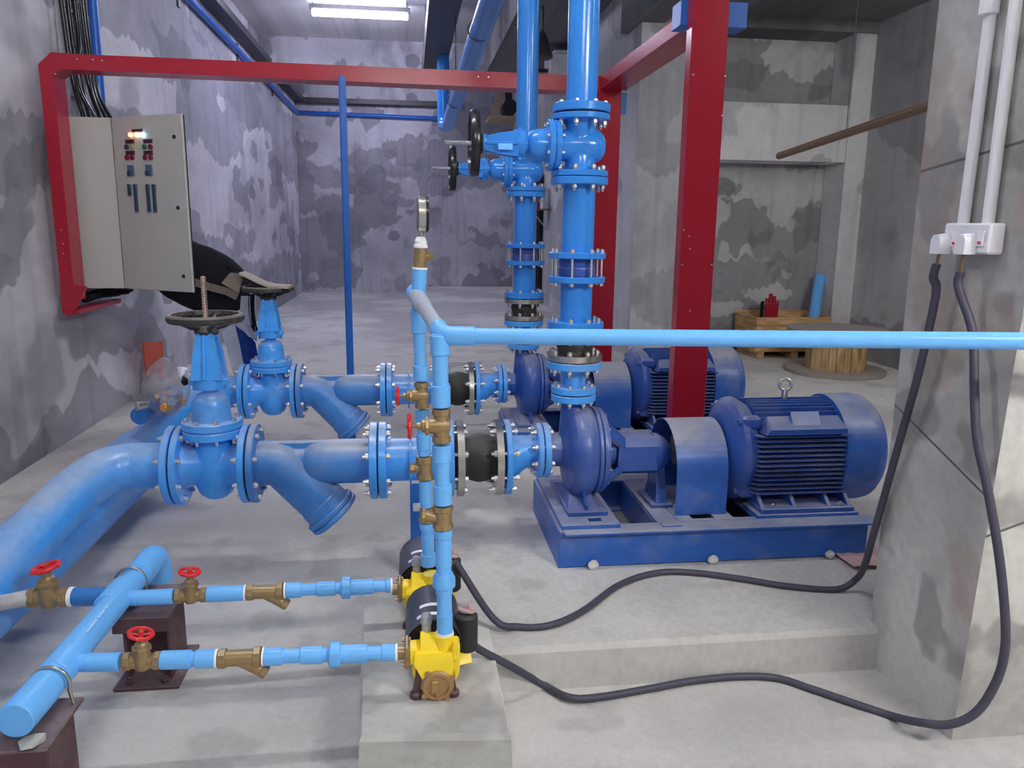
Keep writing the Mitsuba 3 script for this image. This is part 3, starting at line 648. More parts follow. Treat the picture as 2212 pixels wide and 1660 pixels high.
# header pipe along the left
k = thing('header_pipe', 'thick blue suction header pipe running back along the left wall', 'pipe')
part(k, 'pipe', tube([(-1.53, 1.2, 0.09), (-1.53, 2.6, 0.09), (-1.53, 4.55, 0.09)], 0.158, 48), 'blue_paint', 40)
part(k, 'weld_band', ring((-1.53, 2.50, 0.09), (0, 1, 0), 0.14, 0.1605, 0.02), 'blue_paint')
part(k, 'end_cap', lathe([(0.158, 0), (0.14, 0.05), (0.08, 0.09), (0, 0.1)], (-1.53, 4.545, 0.09), (0, 1, 0), 44), 'blue_paint', 40)
for y in (1.5,): part(k, 'saddle', box(-1.62, -1.44, y - 0.04, y + 0.04, ZL, 0.0), 'frame_blue', False)
# stand under the front suction pipe
k = thing('pipe_stand', 'blue plate stand under the front suction pipe beside the vertical plastic pipes', 'pipe support')
part(k, 'post', cut(box(-0.012, 0.05, 3.30, 3.312, ZL, 0.29, 0.001), box(0.0, 0.06, 3.2, 3.4, 0.165, 0.205, 0.001)), 'strut_blue', False)
part(k, 'foot', box(-0.05, 0.09, 3.25, 3.37, ZL, ZL + 0.01), 'strut_blue', False)

# ------------------------------------------------------------------ small yellow pumps and their plastic pipes
def yellow_pump(x, y, zb, which, lab):
    """the near face of the casing stands at y, zb = ground; built round x"""
    M = mat4(trans(x, y, zb)); S = {}
    k = thing('booster_pump', lab, 'pump')
    def P(nm, fn, bsdf, smooth=30): return part(k, nm, fn, bsdf, smooth, to=M, ck=('yp', nm, PARTS.get(k + '__' + nm, 0)))
    def body():
        lo = hull([(a, b, c) for a, b, c in ((-0.030, 0.0, 0.060), (0.052, 0.0, 0.060), (-0.062, 0.0, 0.125), (0.056, 0.0, 0.125), (-0.030, 0.10, 0.040), (0.052, 0.10, 0.040), (-0.060, 0.10, 0.150), (0.056, 0.10, 0.150), (-0.058, 0.012, 0.150), (0.052, 0.012, 0.150))])
        tp = hull([(a, b, c) for a, b, c in ((-0.045, 0.02, 0.140), (0.055, 0.02, 0.140), (-0.04, 0.08, 0.188), (0.055, 0.08, 0.176), (-0.04, 0.035, 0.172), (0.05, 0.035, 0.168), (-0.045, 0.1, 0.14), (0.055, 0.1, 0.14))])
        vol = cyl((0.005, 0.03, 0.085), (0.005, 0.115, 0.085), 0.072, 36, 0.008)
        sd = box(-0.075, -0.05, 0.015, 0.075, 0.115, 0.165, 0.004)
        return union(lo, tp, vol, sd, cyl((0.030, 0.05, 0.15), (0.030, 0.05, 0.192), 0.030, 24))
    P('casing', body, 'yellow_paint', 28)
    P('side_flange', lambda: cat(box(0.050, 0.076, 0.01, 0.07, 0.120, 0.175, 0.006), cyl((0.062, 0.02, 0.168), (0.062, 0.004, 0.168), 0.010, 6)), 'yellow_paint')
    P('suction_flange', lambda: cat(box(-0.089, -0.074, 0.008, 0.082, 0.104, 0.178, 0.006), cyl((-0.097, 0.02, 0.116), (-0.07, 0.02, 0.116), 0.007, 6), cyl((-0.097, 0.07, 0.168), (-0.07, 0.07, 0.168), 0.007, 6)), 'brass')
    P('nozzle', lambda: cyl((-0.108, 0.045, 0.142), (-0.085, 0.045, 0.142), 0.022, 20), 'brass')
    def cover():
        d = lathe([(0.046, 0.022), (0.049, 0.018), (0.049, 0.004), (0.043, -0.004), (0.034, -0.004), (0.034, 0.003), (0.0, 0.003)], (0.008, -0.004, 0.052), (0, 1, 0), 40)
        lug = [cyl((0.008 + 0.050 * math.cos(a), -0.006, 0.052 + 0.050 * math.sin(a)), (0.008 + 0.050 * math.cos(a), 0.012, 0.052 + 0.050 * math.sin(a)), 0.009, 12) for a in (0.5, 2.2, 3.8, 5.3)]
        return cat(d, *lug, box(-0.012, 0.012, -0.010, 0.002, 0.030, 0.070, 0.003), box(0.003, 0.006, -0.0115, 0, 0.012, 0.05, 0.0005))
    P('drain_cover', cover, 'bronze', 30)
    P('prime_plug', lambda: lathe([(0.0145, 0.155), (0.0145, 0.205), (0.017, 0.208), (0.017, 0.232), (0.012, 0.240)], (-0.022, 0.062, 0), (0, 0.15, 1), 24), 'galvanised')
    P('motor', lambda: lathe([(0.045, 0.118), (0.080, 0.125), (0.083, 0.14), (0.083, 0.315), (0.078, 0.325), (0.05, 0.33)], (0.0, 0, 0.115), (0, 1, 0), 44), 'motor_black', 36)
    P('shroud', lambda: lathe_open([(0.084, 0.10), (0.087, 0.10), (0.087, 0.345), (0.060, 0.36), (0.02, 0.362)], (0, 0, 0.125), (0, 1, 0), 44), 'motor_black', 36)
    def strip(y0, y1, a0, a1, r=0.0878):
        A_ = np.radians(np.linspace(a0, a1, 14)); V = np.array([(r * math.cos(a), yy, 0.125 + r * math.sin(a)) for yy in (y0, y1) for a in A_]); n = len(A_)
        F = [[i, i + 1, n + i + 1] for i in range(n - 1)] + [[i, n + i + 1, n + i] for i in range(n - 1)]
        return trimesh.Trimesh(V, F, process=False)
    P('label_stripe', lambda: strip(0.132, 0.152, 50, 125), 'white_tape')
    P('label_stripe', lambda: strip(0.193, 0.213, 45, 118), 'white_tape')
    P('label_panel', lambda: strip(0.155, 0.190, 52, 105, 0.0877), 'dark_metal')
    P('capacitor_box', lambda: lathe([(0.030, 0), (0.036, 0.006), (0.036, 0.115), (0.028, 0.125)], (0.105, 0.16, 0.075), (0, 0, 1), 28), 'rubber')
    P('cable_clamp', lambda: cat(torus((0.105, 0.16, 0.208), (0.2, 0.3, 1), 0.022, 0.007, 24, 8), cyl((0.09, 0.17, 0.19), (0.12, 0.15, 0.225), 0.012, 12)), 'pink_plastic')
    P('bracket', lambda: hull([(a, b, c) for a, b, c in ((0.06, 0.10, 0.05), (0.12, 0.12, 0.05), (0.115, 0.14, 0.085), (0.06, 0.14, 0.085), (0.06, 0.16, 0.04), (0.12, 0.16, 0.06))]), 'yellow_paint')
    for sx in (-1, 1):
        for yy in (0.025, 0.27):
            P('foot', (lambda sx=sx, yy=yy: cat(lathe([(0.019, 0.0), (0.019, 0.016), (0.013, 0.024)], (sx * 0.055, yy, 0), (0, 0, 1), 20), cyl((sx * 0.055, yy, 0.02), (sx * 0.055, yy, 0.038), 0.009, 6), hull([(sx * a, yy + b, c) for a, b, c in ((0.045, -0.012, 0.022), (0.065, -0.012, 0.022), (0.045, 0.012, 0.022), (0.065, 0.012, 0.022), (0.04, -0.01, 0.09), (0.055, -0.01, 0.09), (0.04, 0.01, 0.09), (0.055, 0.01, 0.09))]))), 'oxide_steel')
    return k
XA, YA = 0.058, 2.135; XB, YB2 = 0.032, 2.56
yellow_pump(XA, YA, 0.0, 0, 'small yellow and black booster pump nearest the viewer on the concrete block')
yellow_pump(XB, YB2, 0.0, 1, 'small yellow and black booster pump behind the nearer one on the concrete block')

def run(k, pts, r, bsdf='pvc_blue', name='pipe', n=24):
    return part(k, name, tube(np.asarray(pts, float), r, n), bsdf, 40)
def sleeve(k, p, q, r, bsdf='pvc_blue', name='socket'):
    return part(k, name, cyl(p, q, r, 28, 0.0025), bsdf, 32)
def small_wheel(R=0.034):
    rim = torus((0, 0, 0), (0, 0, 1), R, 0.0062, 30, 8)
    lumps = [lathe([(0.0, -0.008), (0.0085, 0), (0.0, 0.008)], (R * math.cos(a), R * math.sin(a), 0), (0, 0, 1), 10) for a in np.arange(8) * math.pi / 4]
    sp = [tube([(0, 0, -0.004), (R * math.cos(a), R * math.sin(a), 0)], 0.0042, 8) for a in np.arange(4) * math.pi / 2 + 0.3]
    return cat(rim, *lumps, *sp, cyl((0, 0, -0.008), (0, 0, 0.008), 0.009, 12))
def brass_valve(o, pipe_dir, stem_dir, label, s=1.0, tilt=None, h=0.088):
    """globe valve of brass with a red wheel; o = centre of the bore"""
    k = thing('brass_valve', label, 'valve')
    x = np.asarray(pipe_dir, float); x /= np.linalg.norm(x); z = np.asarray(stem_dir, float); z -= x * (z @ x); z /= np.linalg.norm(z)
    A = np.eye(4); A[:3, 0] = x * s; A[:3, 1] = np.cross(z, x) * s; A[:3, 2] = z * s; A[:3, 3] = o
    M = mat4(A)
    def body():
        return cat(union(lathe([(0.0, -0.03), (0.02, -0.026), (0.028, -0.012), (0.028, 0.012), (0.024, 0.03), (0.024, 0.042)], (0, 0, 0), (0, 0, 1), 28), cyl((-0.05, 0, 0), (0.05, 0, 0), 0.0235, 28)),
                   cyl((-0.054, 0, 0), (-0.034, 0, 0), 0.029, 8, 0.002), cyl((0.034, 0, 0), (0.054, 0, 0), 0.029, 8, 0.002))
    part(k, 'body', body, 'brass', 30, to=M, ck=('bv', 'body'))
    part(k, 'bonnet', lambda: cat(cyl((0, 0, 0.038), (0, 0, 0.050), 0.030, 8, 0.002), lathe([(0.022, 0.048), (0.020, 0.060), (0.012, 0.064), (0.011, 0.076)], (0, 0, 0), (0, 0, 1), 20)), 'brass', 30, to=M, ck=('bv', 'bon'))
    part(k, 'stem', lambda: cyl((0, 0, 0.07), (0, 0, h + 0.012), 0.005, 10), 'brass', 30, to=M, ck=('bv', 'stem', h))
    W = np.eye(4)
    if tilt is not None:
        c, sn = math.cos(tilt), math.sin(tilt); W[:3, :3] = [[c, 0, sn], [0, 1, 0], [-sn, 0, c]]
    W[2, 3] = h
    part(k, 'hand_wheel', small_wheel, 'red_plastic', 36, to=mat4(A @ W), ck=('bv', 'wheel'), label='red hand wheel')
    return k
def brass_strainer(o, label, s=1.0):
    k = thing('brass_strainer', label, 'strainer')
    d = np.array([0.72, 0.0, -0.55]); d /= np.linalg.norm(d)
    m = cat(union(cyl((-0.055, 0, 0), (0.045, 0, 0), 0.0235, 24), cyl((-0.012, 0, 0), d * 0.068, 0.019, 24, 0.002)), cyl((-0.062, 0, 0), (-0.040, 0, 0), 0.029, 8, 0.002), cyl((0.036, 0, 0), (0.058, 0, 0), 0.030, 8, 0.002))
    part(k, 'body', m, 'brass', 30, to=mat4(trans(*o)))
    part(k, 'plug', cyl(d * 0.066, d * 0.088, 0.021, 8, 0.002), 'brass', 30, to=mat4(trans(*o)))
    return k

# manifold on its two steel posts
ZMn, XMn = 0.170, -0.958
k = thing('pvc_manifold', 'fat light blue plastic manifold pipe running away from the viewer on two steel posts', 'pipe')
mpts = fillet([(XMn - 0.035, 1.905, ZMn + 0.003), (XMn - 0.01, 2.7, ZMn), (XMn - 0.006, 2.93, ZMn), (XMn - 0.004, 2.95, 0.052)], 0.075, 8)
part(k, 'pipe', tube(mpts, 0.0425, 32), 'pvc_blue', 40)
sleeve(k, (XMn - 0.034, 1.90, ZMn + 0.003), (XMn - 0.026, 2.06, ZMn + 0.002), 0.0462, name='end_cap')
sleeve(k, (XMn - 0.008, 2.735, ZMn), (XMn - 0.006, 2.84, ZMn), 0.0475, name='socket')
part(k, 'elbow', tube(fillet([(XMn - 0.007, 2.80, ZMn), (XMn - 0.006, 2.93, ZMn), (XMn - 0.004, 2.95, 0.055)], 0.075, 8), 0.0475, 32), 'pvc_blue', 40)
for y0, y1 in ((2.10, 2.24), (2.50, 2.64)): sleeve(k, (XMn - 0.026, y0, ZMn + 0.002), (XMn - 0.022, y1, ZMn + 0.002), 0.0455, name='tee')
# print along the pipe (too small to read in the photograph: a line of tiny white marks)
pm = []
for i in range(13):
    y = 2.27 + 0.0125 * i
    if i in (6, 11): continue
    pm.append(box(XMn + 0.0, XMn + 0.0045, y, y + 0.008, ZMn + 0.0419, ZMn + 0.0428, 0.0001))
part(k, 'print', cat(*pm), 'white_tape', False)
for i, y in enumerate((2.066, 2.70)):
    c = np.array([XMn - 0.02, y, ZMn])
    th = np.linspace(-0.35, math.pi + 0.35, 22)
    pts = [c + (0.056, 0, -0.068)] + [c + (0.050 * math.cos(t), 0, 0.050 * math.sin(t)) for t in th] + [c + (-0.056, 0, -0.068)]
    solo('pipe_clamp', ('steel U-bolt clamp holding the fat plastic pipe on the nearer post', 'steel U-bolt clamp holding the fat plastic pipe on the farther post')[i], 'clamp', tube(pts, 0.0048, 10), 'stainless', 40)
def steel_post(x0, x1, y0, y1, ztop, lab):
    k = thing('steel_post', lab, 'post')
    xm, h = (x0 + x1) / 2, ztop
    part(k, 'cap_plate', box(x0 - 0.005, x1 + 0.005, y0, y1, h - 0.012, h), 'oxide_steel', False)
    part(k, 'cap_lip', box(x0 - 0.005, x1 + 0.005, y0 - 0.012, y0, h - 0.055, h), 'oxide_steel', False)
    part(k, 'web', box(x0 + 0.02, x1 - 0.02, (y0 + y1) / 2 - 0.005, (y0 + y1) / 2 + 0.005, ZL + 0.011, h - 0.011), 'oxide_steel', False)
    part(k, 'flange', box(x0 + 0.012, x0 + 0.022, y0 + 0.03, y1 - 0.03, ZL + 0.011, h - 0.011), 'oxide_steel', False)
    part(k, 'flange', box(x1 - 0.022, x1 - 0.012, y0 + 0.03, y1 - 0.03, ZL + 0.011, h - 0.011), 'oxide_steel', False)
    part(k, 'base_plate', box(x0 - 0.015, x1 + 0.02, y0 - 0.02, y1 + 0.01, ZL, ZL + 0.012), 'oxide_steel', False)
    for sx in (x0 + 0.03, x1 - 0.03):
        part(k, 'anchor_bolt', cat(cyl((sx, y0 + 0.008, ZL + 0.012), (sx, y0 + 0.008, ZL + 0.024), 0.011, 6), cyl((sx, y0 + 0.008, ZL + 0.02), (sx, y0 + 0.008, ZL + 0.036), 0.006, 8)), 'oxide_steel', False)
steel_post(-0.99, -0.815, 2.555, 2.80, 0.108, 'brownish red steel post under the far end of the fat plastic pipe')
steel_post(-1.085, -0.915, 1.88, 2.10, 0.108, 'brownish red steel post at the lower left corner under the near pipe end')
solo('mortar_blob', 'pale mortar blob on the near steel post below the pipe end', 'mortar lump', hull(np.array([-0.955, 1.90, 0.116]) + RNG.normal(0, 1, (30, 3)) * (0.017, 0.012, 0.008)), 'block_cement', False)

# suction runs to the two small pumps
def suction(y0, y1, z0, zp, xp, tag, yp):
    """from the manifold tee to the pump nozzle"""
    def at(x): f = (x - XMn) / (xp - XMn); return np.array([x, y0 + (yp - y0) * f, z0 + (zp - z0) * f])
    dd = at(xp) - at(XMn); dd /= np.linalg.norm(dd)
    k = thing('pvc_pipe', f'light blue plastic pipe from the fat manifold to the brass valve of the {tag} pump', 'pipe')
    sleeve(k, at(-0.925), at(-0.835 if yp < 2.4 else -0.80), 0.0260)
    run(k, [at(-0.95), at(-0.85)], 0.0245)
    brass_valve(at(-0.775 if yp < 2.4 else -0.745), dd, (0.03, 0, 1), f'brass valve with a tilted red wheel on the suction pipe of the {tag} pump', 0.92, 0.18 if yp < 2.4 else 0.12, 0.092)
    xs0 = -0.725 if yp < 2.4 else -0.695
    k = thing('pvc_pipe', f'light blue plastic pipe between brass valve and brass strainer of the {tag} pump', 'pipe')
    sleeve(k, at(xs0), at(xs0 + 0.085), 0.0265); run(k, [at(xs0), at(-0.575)], 0.0205); sleeve(k, at(-0.63), at(-0.574), 0.0265)
    part(k, 'thread_tape', cyl(at(-0.574), at(-0.567), 0.027, 24), 'white_tape')
    brass_strainer(at(-0.503), f'brass Y strainer on the suction pipe of the {tag} pump', 0.92)
    k = thing('pvc_pipe', f'light blue plastic pipe with a union nut next to the {tag} yellow pump', 'pipe')
    part(k, 'thread_tape', cyl(at(-0.443), at(-0.437), 0.027, 24), 'white_tape')
    sleeve(k, at(-0.437), at(-0.385), 0.0265); run(k, [at(-0.437), at(xp)], 0.0205); sleeve(k, at(-0.335), at(-0.27), 0.0255); sleeve(k, at(-0.255), at(-0.19), 0.027)
    part(k, 'union_nut', cyl(at(-0.250), at(-0.218), 0.038, 12, 0.003), 'pvc_blue', 30)
    sleeve(k, at(-0.205), at(-0.14), 0.0265); sleeve(k, at(-0.10), at(xp), 0.0245)
    part(k, 'thread_tape', cyl(at(xp - 0.001), at(xp + 0.006), 0.0255, 24), 'white_tape')
suction(2.17, 0, ZMn, 0.142, XA - 0.116, 'nearer', YA + 0.045)
suction(2.565, 0, ZMn, 0.155, XB - 0.113, 'farther', YB2 + 0.045)
# supply from the left into the manifold
k = thing('pvc_pipe', 'darker blue plastic pipe from the left brass valve into the fat manifold', 'pipe')
run(k, [(-1.126, 2.60, 0.168), (-0.98, 2.585, 0.170)], 0.031, 'pvc_dark'); part(k, 'thread_tape', cyl((-1.138, 2.601, 0.168), (-1.124, 2.60, 0.168), 0.033, 24), 'white_tape')
brass_valve((-1.205, 2.605, 0.168), (1, -0.07, 0), (0, 0, 1), 'brass valve with a red wheel at the left edge on the grey steel pipe', 1.18, -0.22, 0.090)
solo('steel_pipe', 'grey galvanised steel pipe entering at the left edge below the header pipe', 'pipe', tube([(-1.27, 2.605, 0.170), (-1.335, 2.555, 0.178), (-1.40, 2.48, 0.262), (-1.47, 2.42, 0.30), (-1.60, 2.38, 0.31)], 0.0265, 24), 'galvanised', 40)

# outlet risers of the small pumps
def rp(x, y, Y): return atY(x, y, Y)
Y1, Y2 = YA + 0.05, YB2 + 0.05
k = thing('pvc_riser', 'light blue plastic riser from the nearer yellow pump, thick sleeves and a bulging union nut', 'pipe')
a0, a1 = rp(961, 1366, Y1), rp(950, 722, Y1)
def lerp(px_y): f = (px_y - 1366) / (722 - 1366); return a0 + (a1 - a0) * f
run(k, [a0, lerp(1132)], 0.0225); run(k, [lerp(868), a1], 0.0225)
for u, v, r in ((1366, 1322, 0.0240), (1278, 1230, 0.0252), (1215, 1150, 0.0245), (1150, 1134, 0.0265), (825, 870, 0.0275), (724, 764, 0.0275), (950, 985, 0.0275), (1035, 1077, 0.0275)):
    if r: sleeve(k, lerp(u), lerp(v), r)
part(k, 'union_nut', lathe([(0.026, 0), (0.034, 0.004), (0.034, 0.030), (0.026, 0.046)], lerp(1262), a1 - a0, 16), 'pvc_blue', 30)
run(k, [lerp(1076), lerp(952)], 0.0218)
part(k, 'thread_tape', cyl(lerp(1370), lerp(1364), 0.0265, 24), 'white_tape')
up = a1 - a0
brass_valve(lerp(909), up, (-1, 0.0, -0.05), 'brass valve with a red wheel to the left on the nearer plastic riser', 0.92, 0.0, 0.098)
k = thing('check_valve_brass', 'small brass check valve low on the nearer plastic riser', 'valve')
part(k, 'body', cat(cyl(lerp(1128), lerp(1082), 0.026, 24), cyl(lerp(1130), lerp(1118), 0.0305, 8, 0.002), cyl(lerp(1092), lerp(1080), 0.0305, 8, 0.002)), 'brass', 30)
part(k, 'cap', cat(cyl(lerp(1108), lerp(1100) + np.array([-0.052, 0, 0.0]), 0.017, 16), cyl(lerp(1101) + np.array([-0.05, 0, 0]), lerp(1100) + np.array([-0.062, 0, 0]), 0.022, 8, 0.002)), 'brass', 30)
k = thing('pvc_riser', 'light blue plastic riser from the farther yellow pump, half hidden behind the nearer riser', 'pipe')
b0, b1 = rp(926, 1222, Y2), rp(903, 655, Y2)
def lerq(px_y): f = (px_y - 1222) / (655 - 1222); return b0 + (b1 - b0) * f
run(k, [b0, lerq(1124)], 0.0205); run(k, [lerq(1088), lerq(1029)], 0.0205); run(k, [lerq(974), lerq(876)], 0.0200); run(k, [lerq(815), b1], 0.0205)
for u, v, r in ((1222, 1195, 0.0265), (1185, 1150, 0.0225), (1140, 1124, 0.026), (1080, 1030, 0.0225), (962, 928, 0.0245), (877, 905, 0.023), (814, 782, 0.0255), (716, 668, 0.0255)): sleeve(k, lerq(u), lerq(v), r)
upb = b1 - b0
brass_valve(lerq(845), upb, (-1, 0.0, -0.06), 'brass valve with a red wheel to the left on the farther plastic riser', 0.82, 0.0, 0.098)
k = thing('check_valve_brass', 'small brass check valve on the farther plastic riser just under the big suction pipe level', 'valve')
part(k, 'body', cat(cyl(lerq(1024), lerq(978), 0.025, 24), cyl(lerq(1026), lerq(1014), 0.029, 8, 0.002), cyl(lerq(990), lerq(976), 0.029, 8, 0.002)), 'brass', 30)
part(k, 'cap', cat(cyl(lerq(1004), lerq(1000) + np.array([-0.040, 0, 0.0]), 0.017, 16), cyl(lerq(1003) + np.array([-0.035, 0, 0]), lerq(1001) + np.array([-0.052, 0, 0]), 0.021, 8, 0.002)), 'brass', 30)
k = thing('check_valve_brass', 'small brass tee fitting at the foot of the farther plastic riser', 'valve')
part(k, 'body', cat(cyl(lerq(1120), lerq(1090), 0.0245, 24), cyl(lerq(1122), lerq(1112), 0.029, 8, 0.002)), 'brass', 30)
# common outlet: from the farther tee to the nearer elbow and away to the right
k = thing('pvc_outlet', 'long light blue plastic pipe crossing the right side before the big pumps', 'pipe')
h0, h1 = rp(900, 640, Y2), rp(957, 726, Y1)
h2 = atY(2245, 737.5, 1.80); h1b = h1 + (h2 - h1) * 0.03
hE = h1 + (h2 - h1) * 2.45
part(k, 'pipe', tube([h1b, h1 + (h2 - h1) * 0.5, h2, hE], 0.0225, 28), 'pvc_blue', 40)
part(k, 'elbow', tube(fillet([h1 + (h0 - h1) * 0.16 + (0, 0, 0), h1, h1 + (h2 - h1) * 0.058], 0.045, 10), 0.0272, 28), 'pvc_blue', 40)
part(k, 'cross_pipe', tube([h1 + (h0 - h1) * 0.1, h1 + (h0 - h1) * 0.9], 0.0225, 28), 'pvc_dusty', 40)
part(k, 'tee', cyl(h1 + (h0 - h1) * 0.70, h1 + (h0 - h1) * 1.02, 0.0272, 28, 0.004), 'pvc_dusty')
part(k, 'end_cap', lathe([(0.028, 0), (0.028, 0.05), (0.022, 0.062), (0, 0.066)], h1 + (h0 - h1) * 1.0, h0 - h1, 28), 'pvc_blue')
# pressure gauge on the farther tee
g = lambda y: rp(904 + (640 - y) * 0.047, y, Y2)
k = thing('gauge_stub', 'short blue plastic stub with a brass cock standing on the tee of the outlet pipe', 'pipe fitting')
part(k, 'pipe', cyl(g(640), g(580), 0.0235, 24), 'pvc_blue'); part(k, 'thread_tape', cyl(g(582), g(578), 0.0255, 24), 'white_tape')
part(k, 'cock', cat(cyl(g(579), g(566), 0.020, 20), cyl(g(568), g(535), 0.0215, 20, 0.003), cyl(g(554), g(553) + np.array([0.028, -0.004, 0]), 0.008, 12), cyl(g(553) + np.array([0.026, -0.008, 0]), g(553) + np.array([0.030, 0.004, 0]), 0.014, 16)), 'brass')
part(k, 'seal', lathe([(0.022, 0), (0.023, 0.006), (0.019, 0.014), (0.020, 0.022), (0.013, 0.036)], g(536), (0, 0, 1), 24), 'white_tape')
k = thing('pressure_gauge', 'round pressure gauge seen edge-on above the blue plastic stub', 'gauge')
gc = g(463)
part(k, 'case', lathe([(0.050, -0.017), (0.0565, -0.014), (0.0565, 0.013), (0.054, 0.017)], gc, (1, 0.05, 0), 48), 'stainless')
part(k, 'bezel', ring(gc + np.array([0.009, 0.0005, 0]), (1, 0.05, 0), 0.044, 0.058, 0.009), 'gloss_black')
part(k, 'dial', disc(gc + np.array([0.0125, 0.0006, 0]), (1, 0.05, 0), 0.047, 0.004, 0), 'white_tape')
part(k, 'stem', cyl(g(512), g(494), 0.007, 12), 'stainless')

# ------------------------------------------------------------------ red steel frame
YG = 5.70
k = thing('red_gantry', 'red painted steel portal gantry standing round the pumps', 'gantry')
zt = 2.445
def xz_plate(poly, y0, t): return prism(poly, (0, y0 + t, 0), (1, 0, 0), (0, 0, 1), t)
part(k, 'left_post', box(-2.347, -2.262, YG, YG + 0.187, 0.86, 2.33), 'red_steel', False)
part(k, 'knee', xz_plate([(-2.347, 2.32), (-2.262, 2.32), (-2.215, 2.355), (-2.15, 2.355), (-2.15, 2.45), (-2.262, 2.455), (-2.347, 2.378)], YG, 0.187), 'red_steel', False)
part(k, 'lintel', hull([(x, y, z) for y in (YG, YG + 0.187) for x, z in ((-2.16, 2.353), (-2.16, 2.449), (1.345, 2.328), (1.345, 2.432))]), 'red_steel', False)
part(k, 'far_post', box(1.333, 1.495, YG, YG + 0.09, 0.0, 2.432), 'red_steel', False)
part(k, 'far_base', box(1.28, 1.55, YG - 0.06, YG + 0.15, 0.0, 0.014), 'red_steel', False)
part(k, 'near_post', box(1.428, 1.618, 4.10, 4.185, 0.0, 4.44), 'red_steel', False)
part(k, 'near_base', box(1.38, 1.67, 4.04, 4.25, 0.0, 0.014), 'red_steel', False)
part(k, 'side_beam', beam((1.430, YG, 2.388), (1.556, 4.20, 2.480), 0.19, 0.088), 'red_steel', False)
part(k, 'foot_beam', box(-2.347, -2.25, YG + 0.012, 6.53, 0.768, 0.800), 'red_steel', False)
part(k, 'foot_gusset', xz_plate([(p[0], p[2]) for p in (atY(129, 612, YG), atY(135, 676, YG), atY(150, 685, YG), atY(161, 674, YG), atY(170, 657, YG), atY(178, 638, YG), atY(188, 620, YG))], YG - 0.002, 0.014), 'red_steel', False)
part(k, 'bracket', box(1.394, 1.751, 4.187, 4.33, 2.42, 2.545), 'strut_blue', False, label='short blue channel bolted behind the near red post')
part(k, 'bracket', box(1.497, 1.54, YG + 0.02, YG + 0.05, 2.19, 2.33), 'pvc_dark', False, label='small blue plate beside the far red post')
for Yp, pts_ in ((YG, ((132, 498), (137, 527), (136, 548), (167, 128), (201, 129), (221, 131), (1033, 166), (1055, 167), (120, 160))), (4.10, ((1497, 162), (1566, 165), (1477, 497), (1488, 511), (1490, 538), (1473, 572), (1537, 572), (1490, 672), (1559, 250)))):
    for px, py in pts_:
        c_ = atY(px, py, Yp); part(k, 'screw', cyl((c_[0], Yp + 0.002, c_[2]), (c_[0], Yp - 0.006, c_[2]), 0.006, 8, 0.001), 'zinc', False)
solo('blue_strut', 'slim blue steel strut standing under the middle of the red lintel', 'strut', cat(box(-0.457, -0.410, YG - 0.008, YG - 0.003, ZL, 2.37), box(-0.457, -0.452, YG - 0.045, YG - 0.004, ZL, 2.37), box(-0.49, -0.37, YG - 0.07, YG + 0.03, ZL, ZL + 0.008)), 'strut_blue', False)

# ------------------------------------------------------------------ control cabinet with its open door
CX0, CX1, CY0, CY1, CZ0, CZ1 = -2.425, -2.03, 5.98, 6.66, 0.925, 2.095
k = thing('control_cabinet', 'pale grey electrical cabinet on the left wall with its door swung open', 'cabinet')
part(k, 'body', cat(box(CX0, CX1, CY0, CY0 + 0.004, CZ0, CZ1, 0.001), box(CX0, CX1, CY1 - 0.004, CY1, CZ0, CZ1, 0.001), box(CX0, CX0 + 0.004, CY0, CY1, CZ0, CZ1, 0.001), box(CX0, CX1, CY0, CY1, CZ0, CZ0 + 0.004, 0.001), box(CX0, CX1, CY0, CY1, CZ1 - 0.004, CZ1, 0.001)), 'cabinet_paint', False)
part(k, 'mounting_plate', box(CX0 + 0.02, CX0 + 0.024, CY0 + 0.05, CY1 - 0.05, CZ0 + 0.06, CZ1 - 0.06), 'galvanised', False)
hx, hy = -2.022, 5.965; ang = math.radians(-32); L = 0.655
D = np.eye(4); D[:3, 0] = (math.cos(ang), math.sin(ang), 0); D[:3, 1] = (-math.sin(ang), math.cos(ang), 0); D[:3, 3] = (hx, hy, CZ0)
HD = CZ1 - CZ0
def dp(nm, m, b, label=None, parent=None, **kw):
    return part(parent or k, nm, m, b, 30, to=mat4(D), label=label, **kw)
dk = dp('door', box(0, L, 0, 0.018, 0, HD, 0.004), 'cabinet_paint')
def onD(nm, x, z, w, h, b, t=0.006, round_=False, **kw):
    if round_: dp(nm, cyl((x, 0, z), (x, -t, z), w, 20, 0.001), b, parent=dk, **kw)
    else: dp(nm, box(x - w / 2, x + w / 2, -t, 0.0, z - h / 2, z + h / 2, 0.001), b, parent=dk, **kw)
def door_uv(px, py):   # pixel on the door face -> door coordinates
    d = ray(px, py); n_ = D[:3, 1]; t_ = ((D[:3, 3] - CAM) @ n_) / (d @ n_); w_ = CAM + d * t_ - D[:3, 3]; return w_ @ D[:3, 0], w_[2]
def put(nm, px, py, w, h, b, **kw): x, z = door_uv(px, py); onD(nm, x, z, w, h, b, **kw)
for px, e in ((284.5, (1.0, 0.16, 0.05)), (297.5, (1.0, 0.62, 0.12)), (310, (0.45, 0.85, 1.0))):
    x, z = door_uv(px, 292); dp('lamp', cyl((x, 0, z), (x, -0.02, z), 0.0155, 20, 0.003), 'white_plastic', parent=dk, emitter={'type': 'area', 'radiance': rgb(*[2.2 * c for c in e])})
put('lamp_frame', 297, 282, 0.10, 0.018, 'plate_dark')
for px, py, b in ((281, 306, 'plate_dark'), (320, 305, 'plate_dark'), (282, 330.5, 'plate_dark'), (321, 330, 'plate_dark')): put('name_plate', px, py, 0.082, 0.026, b)
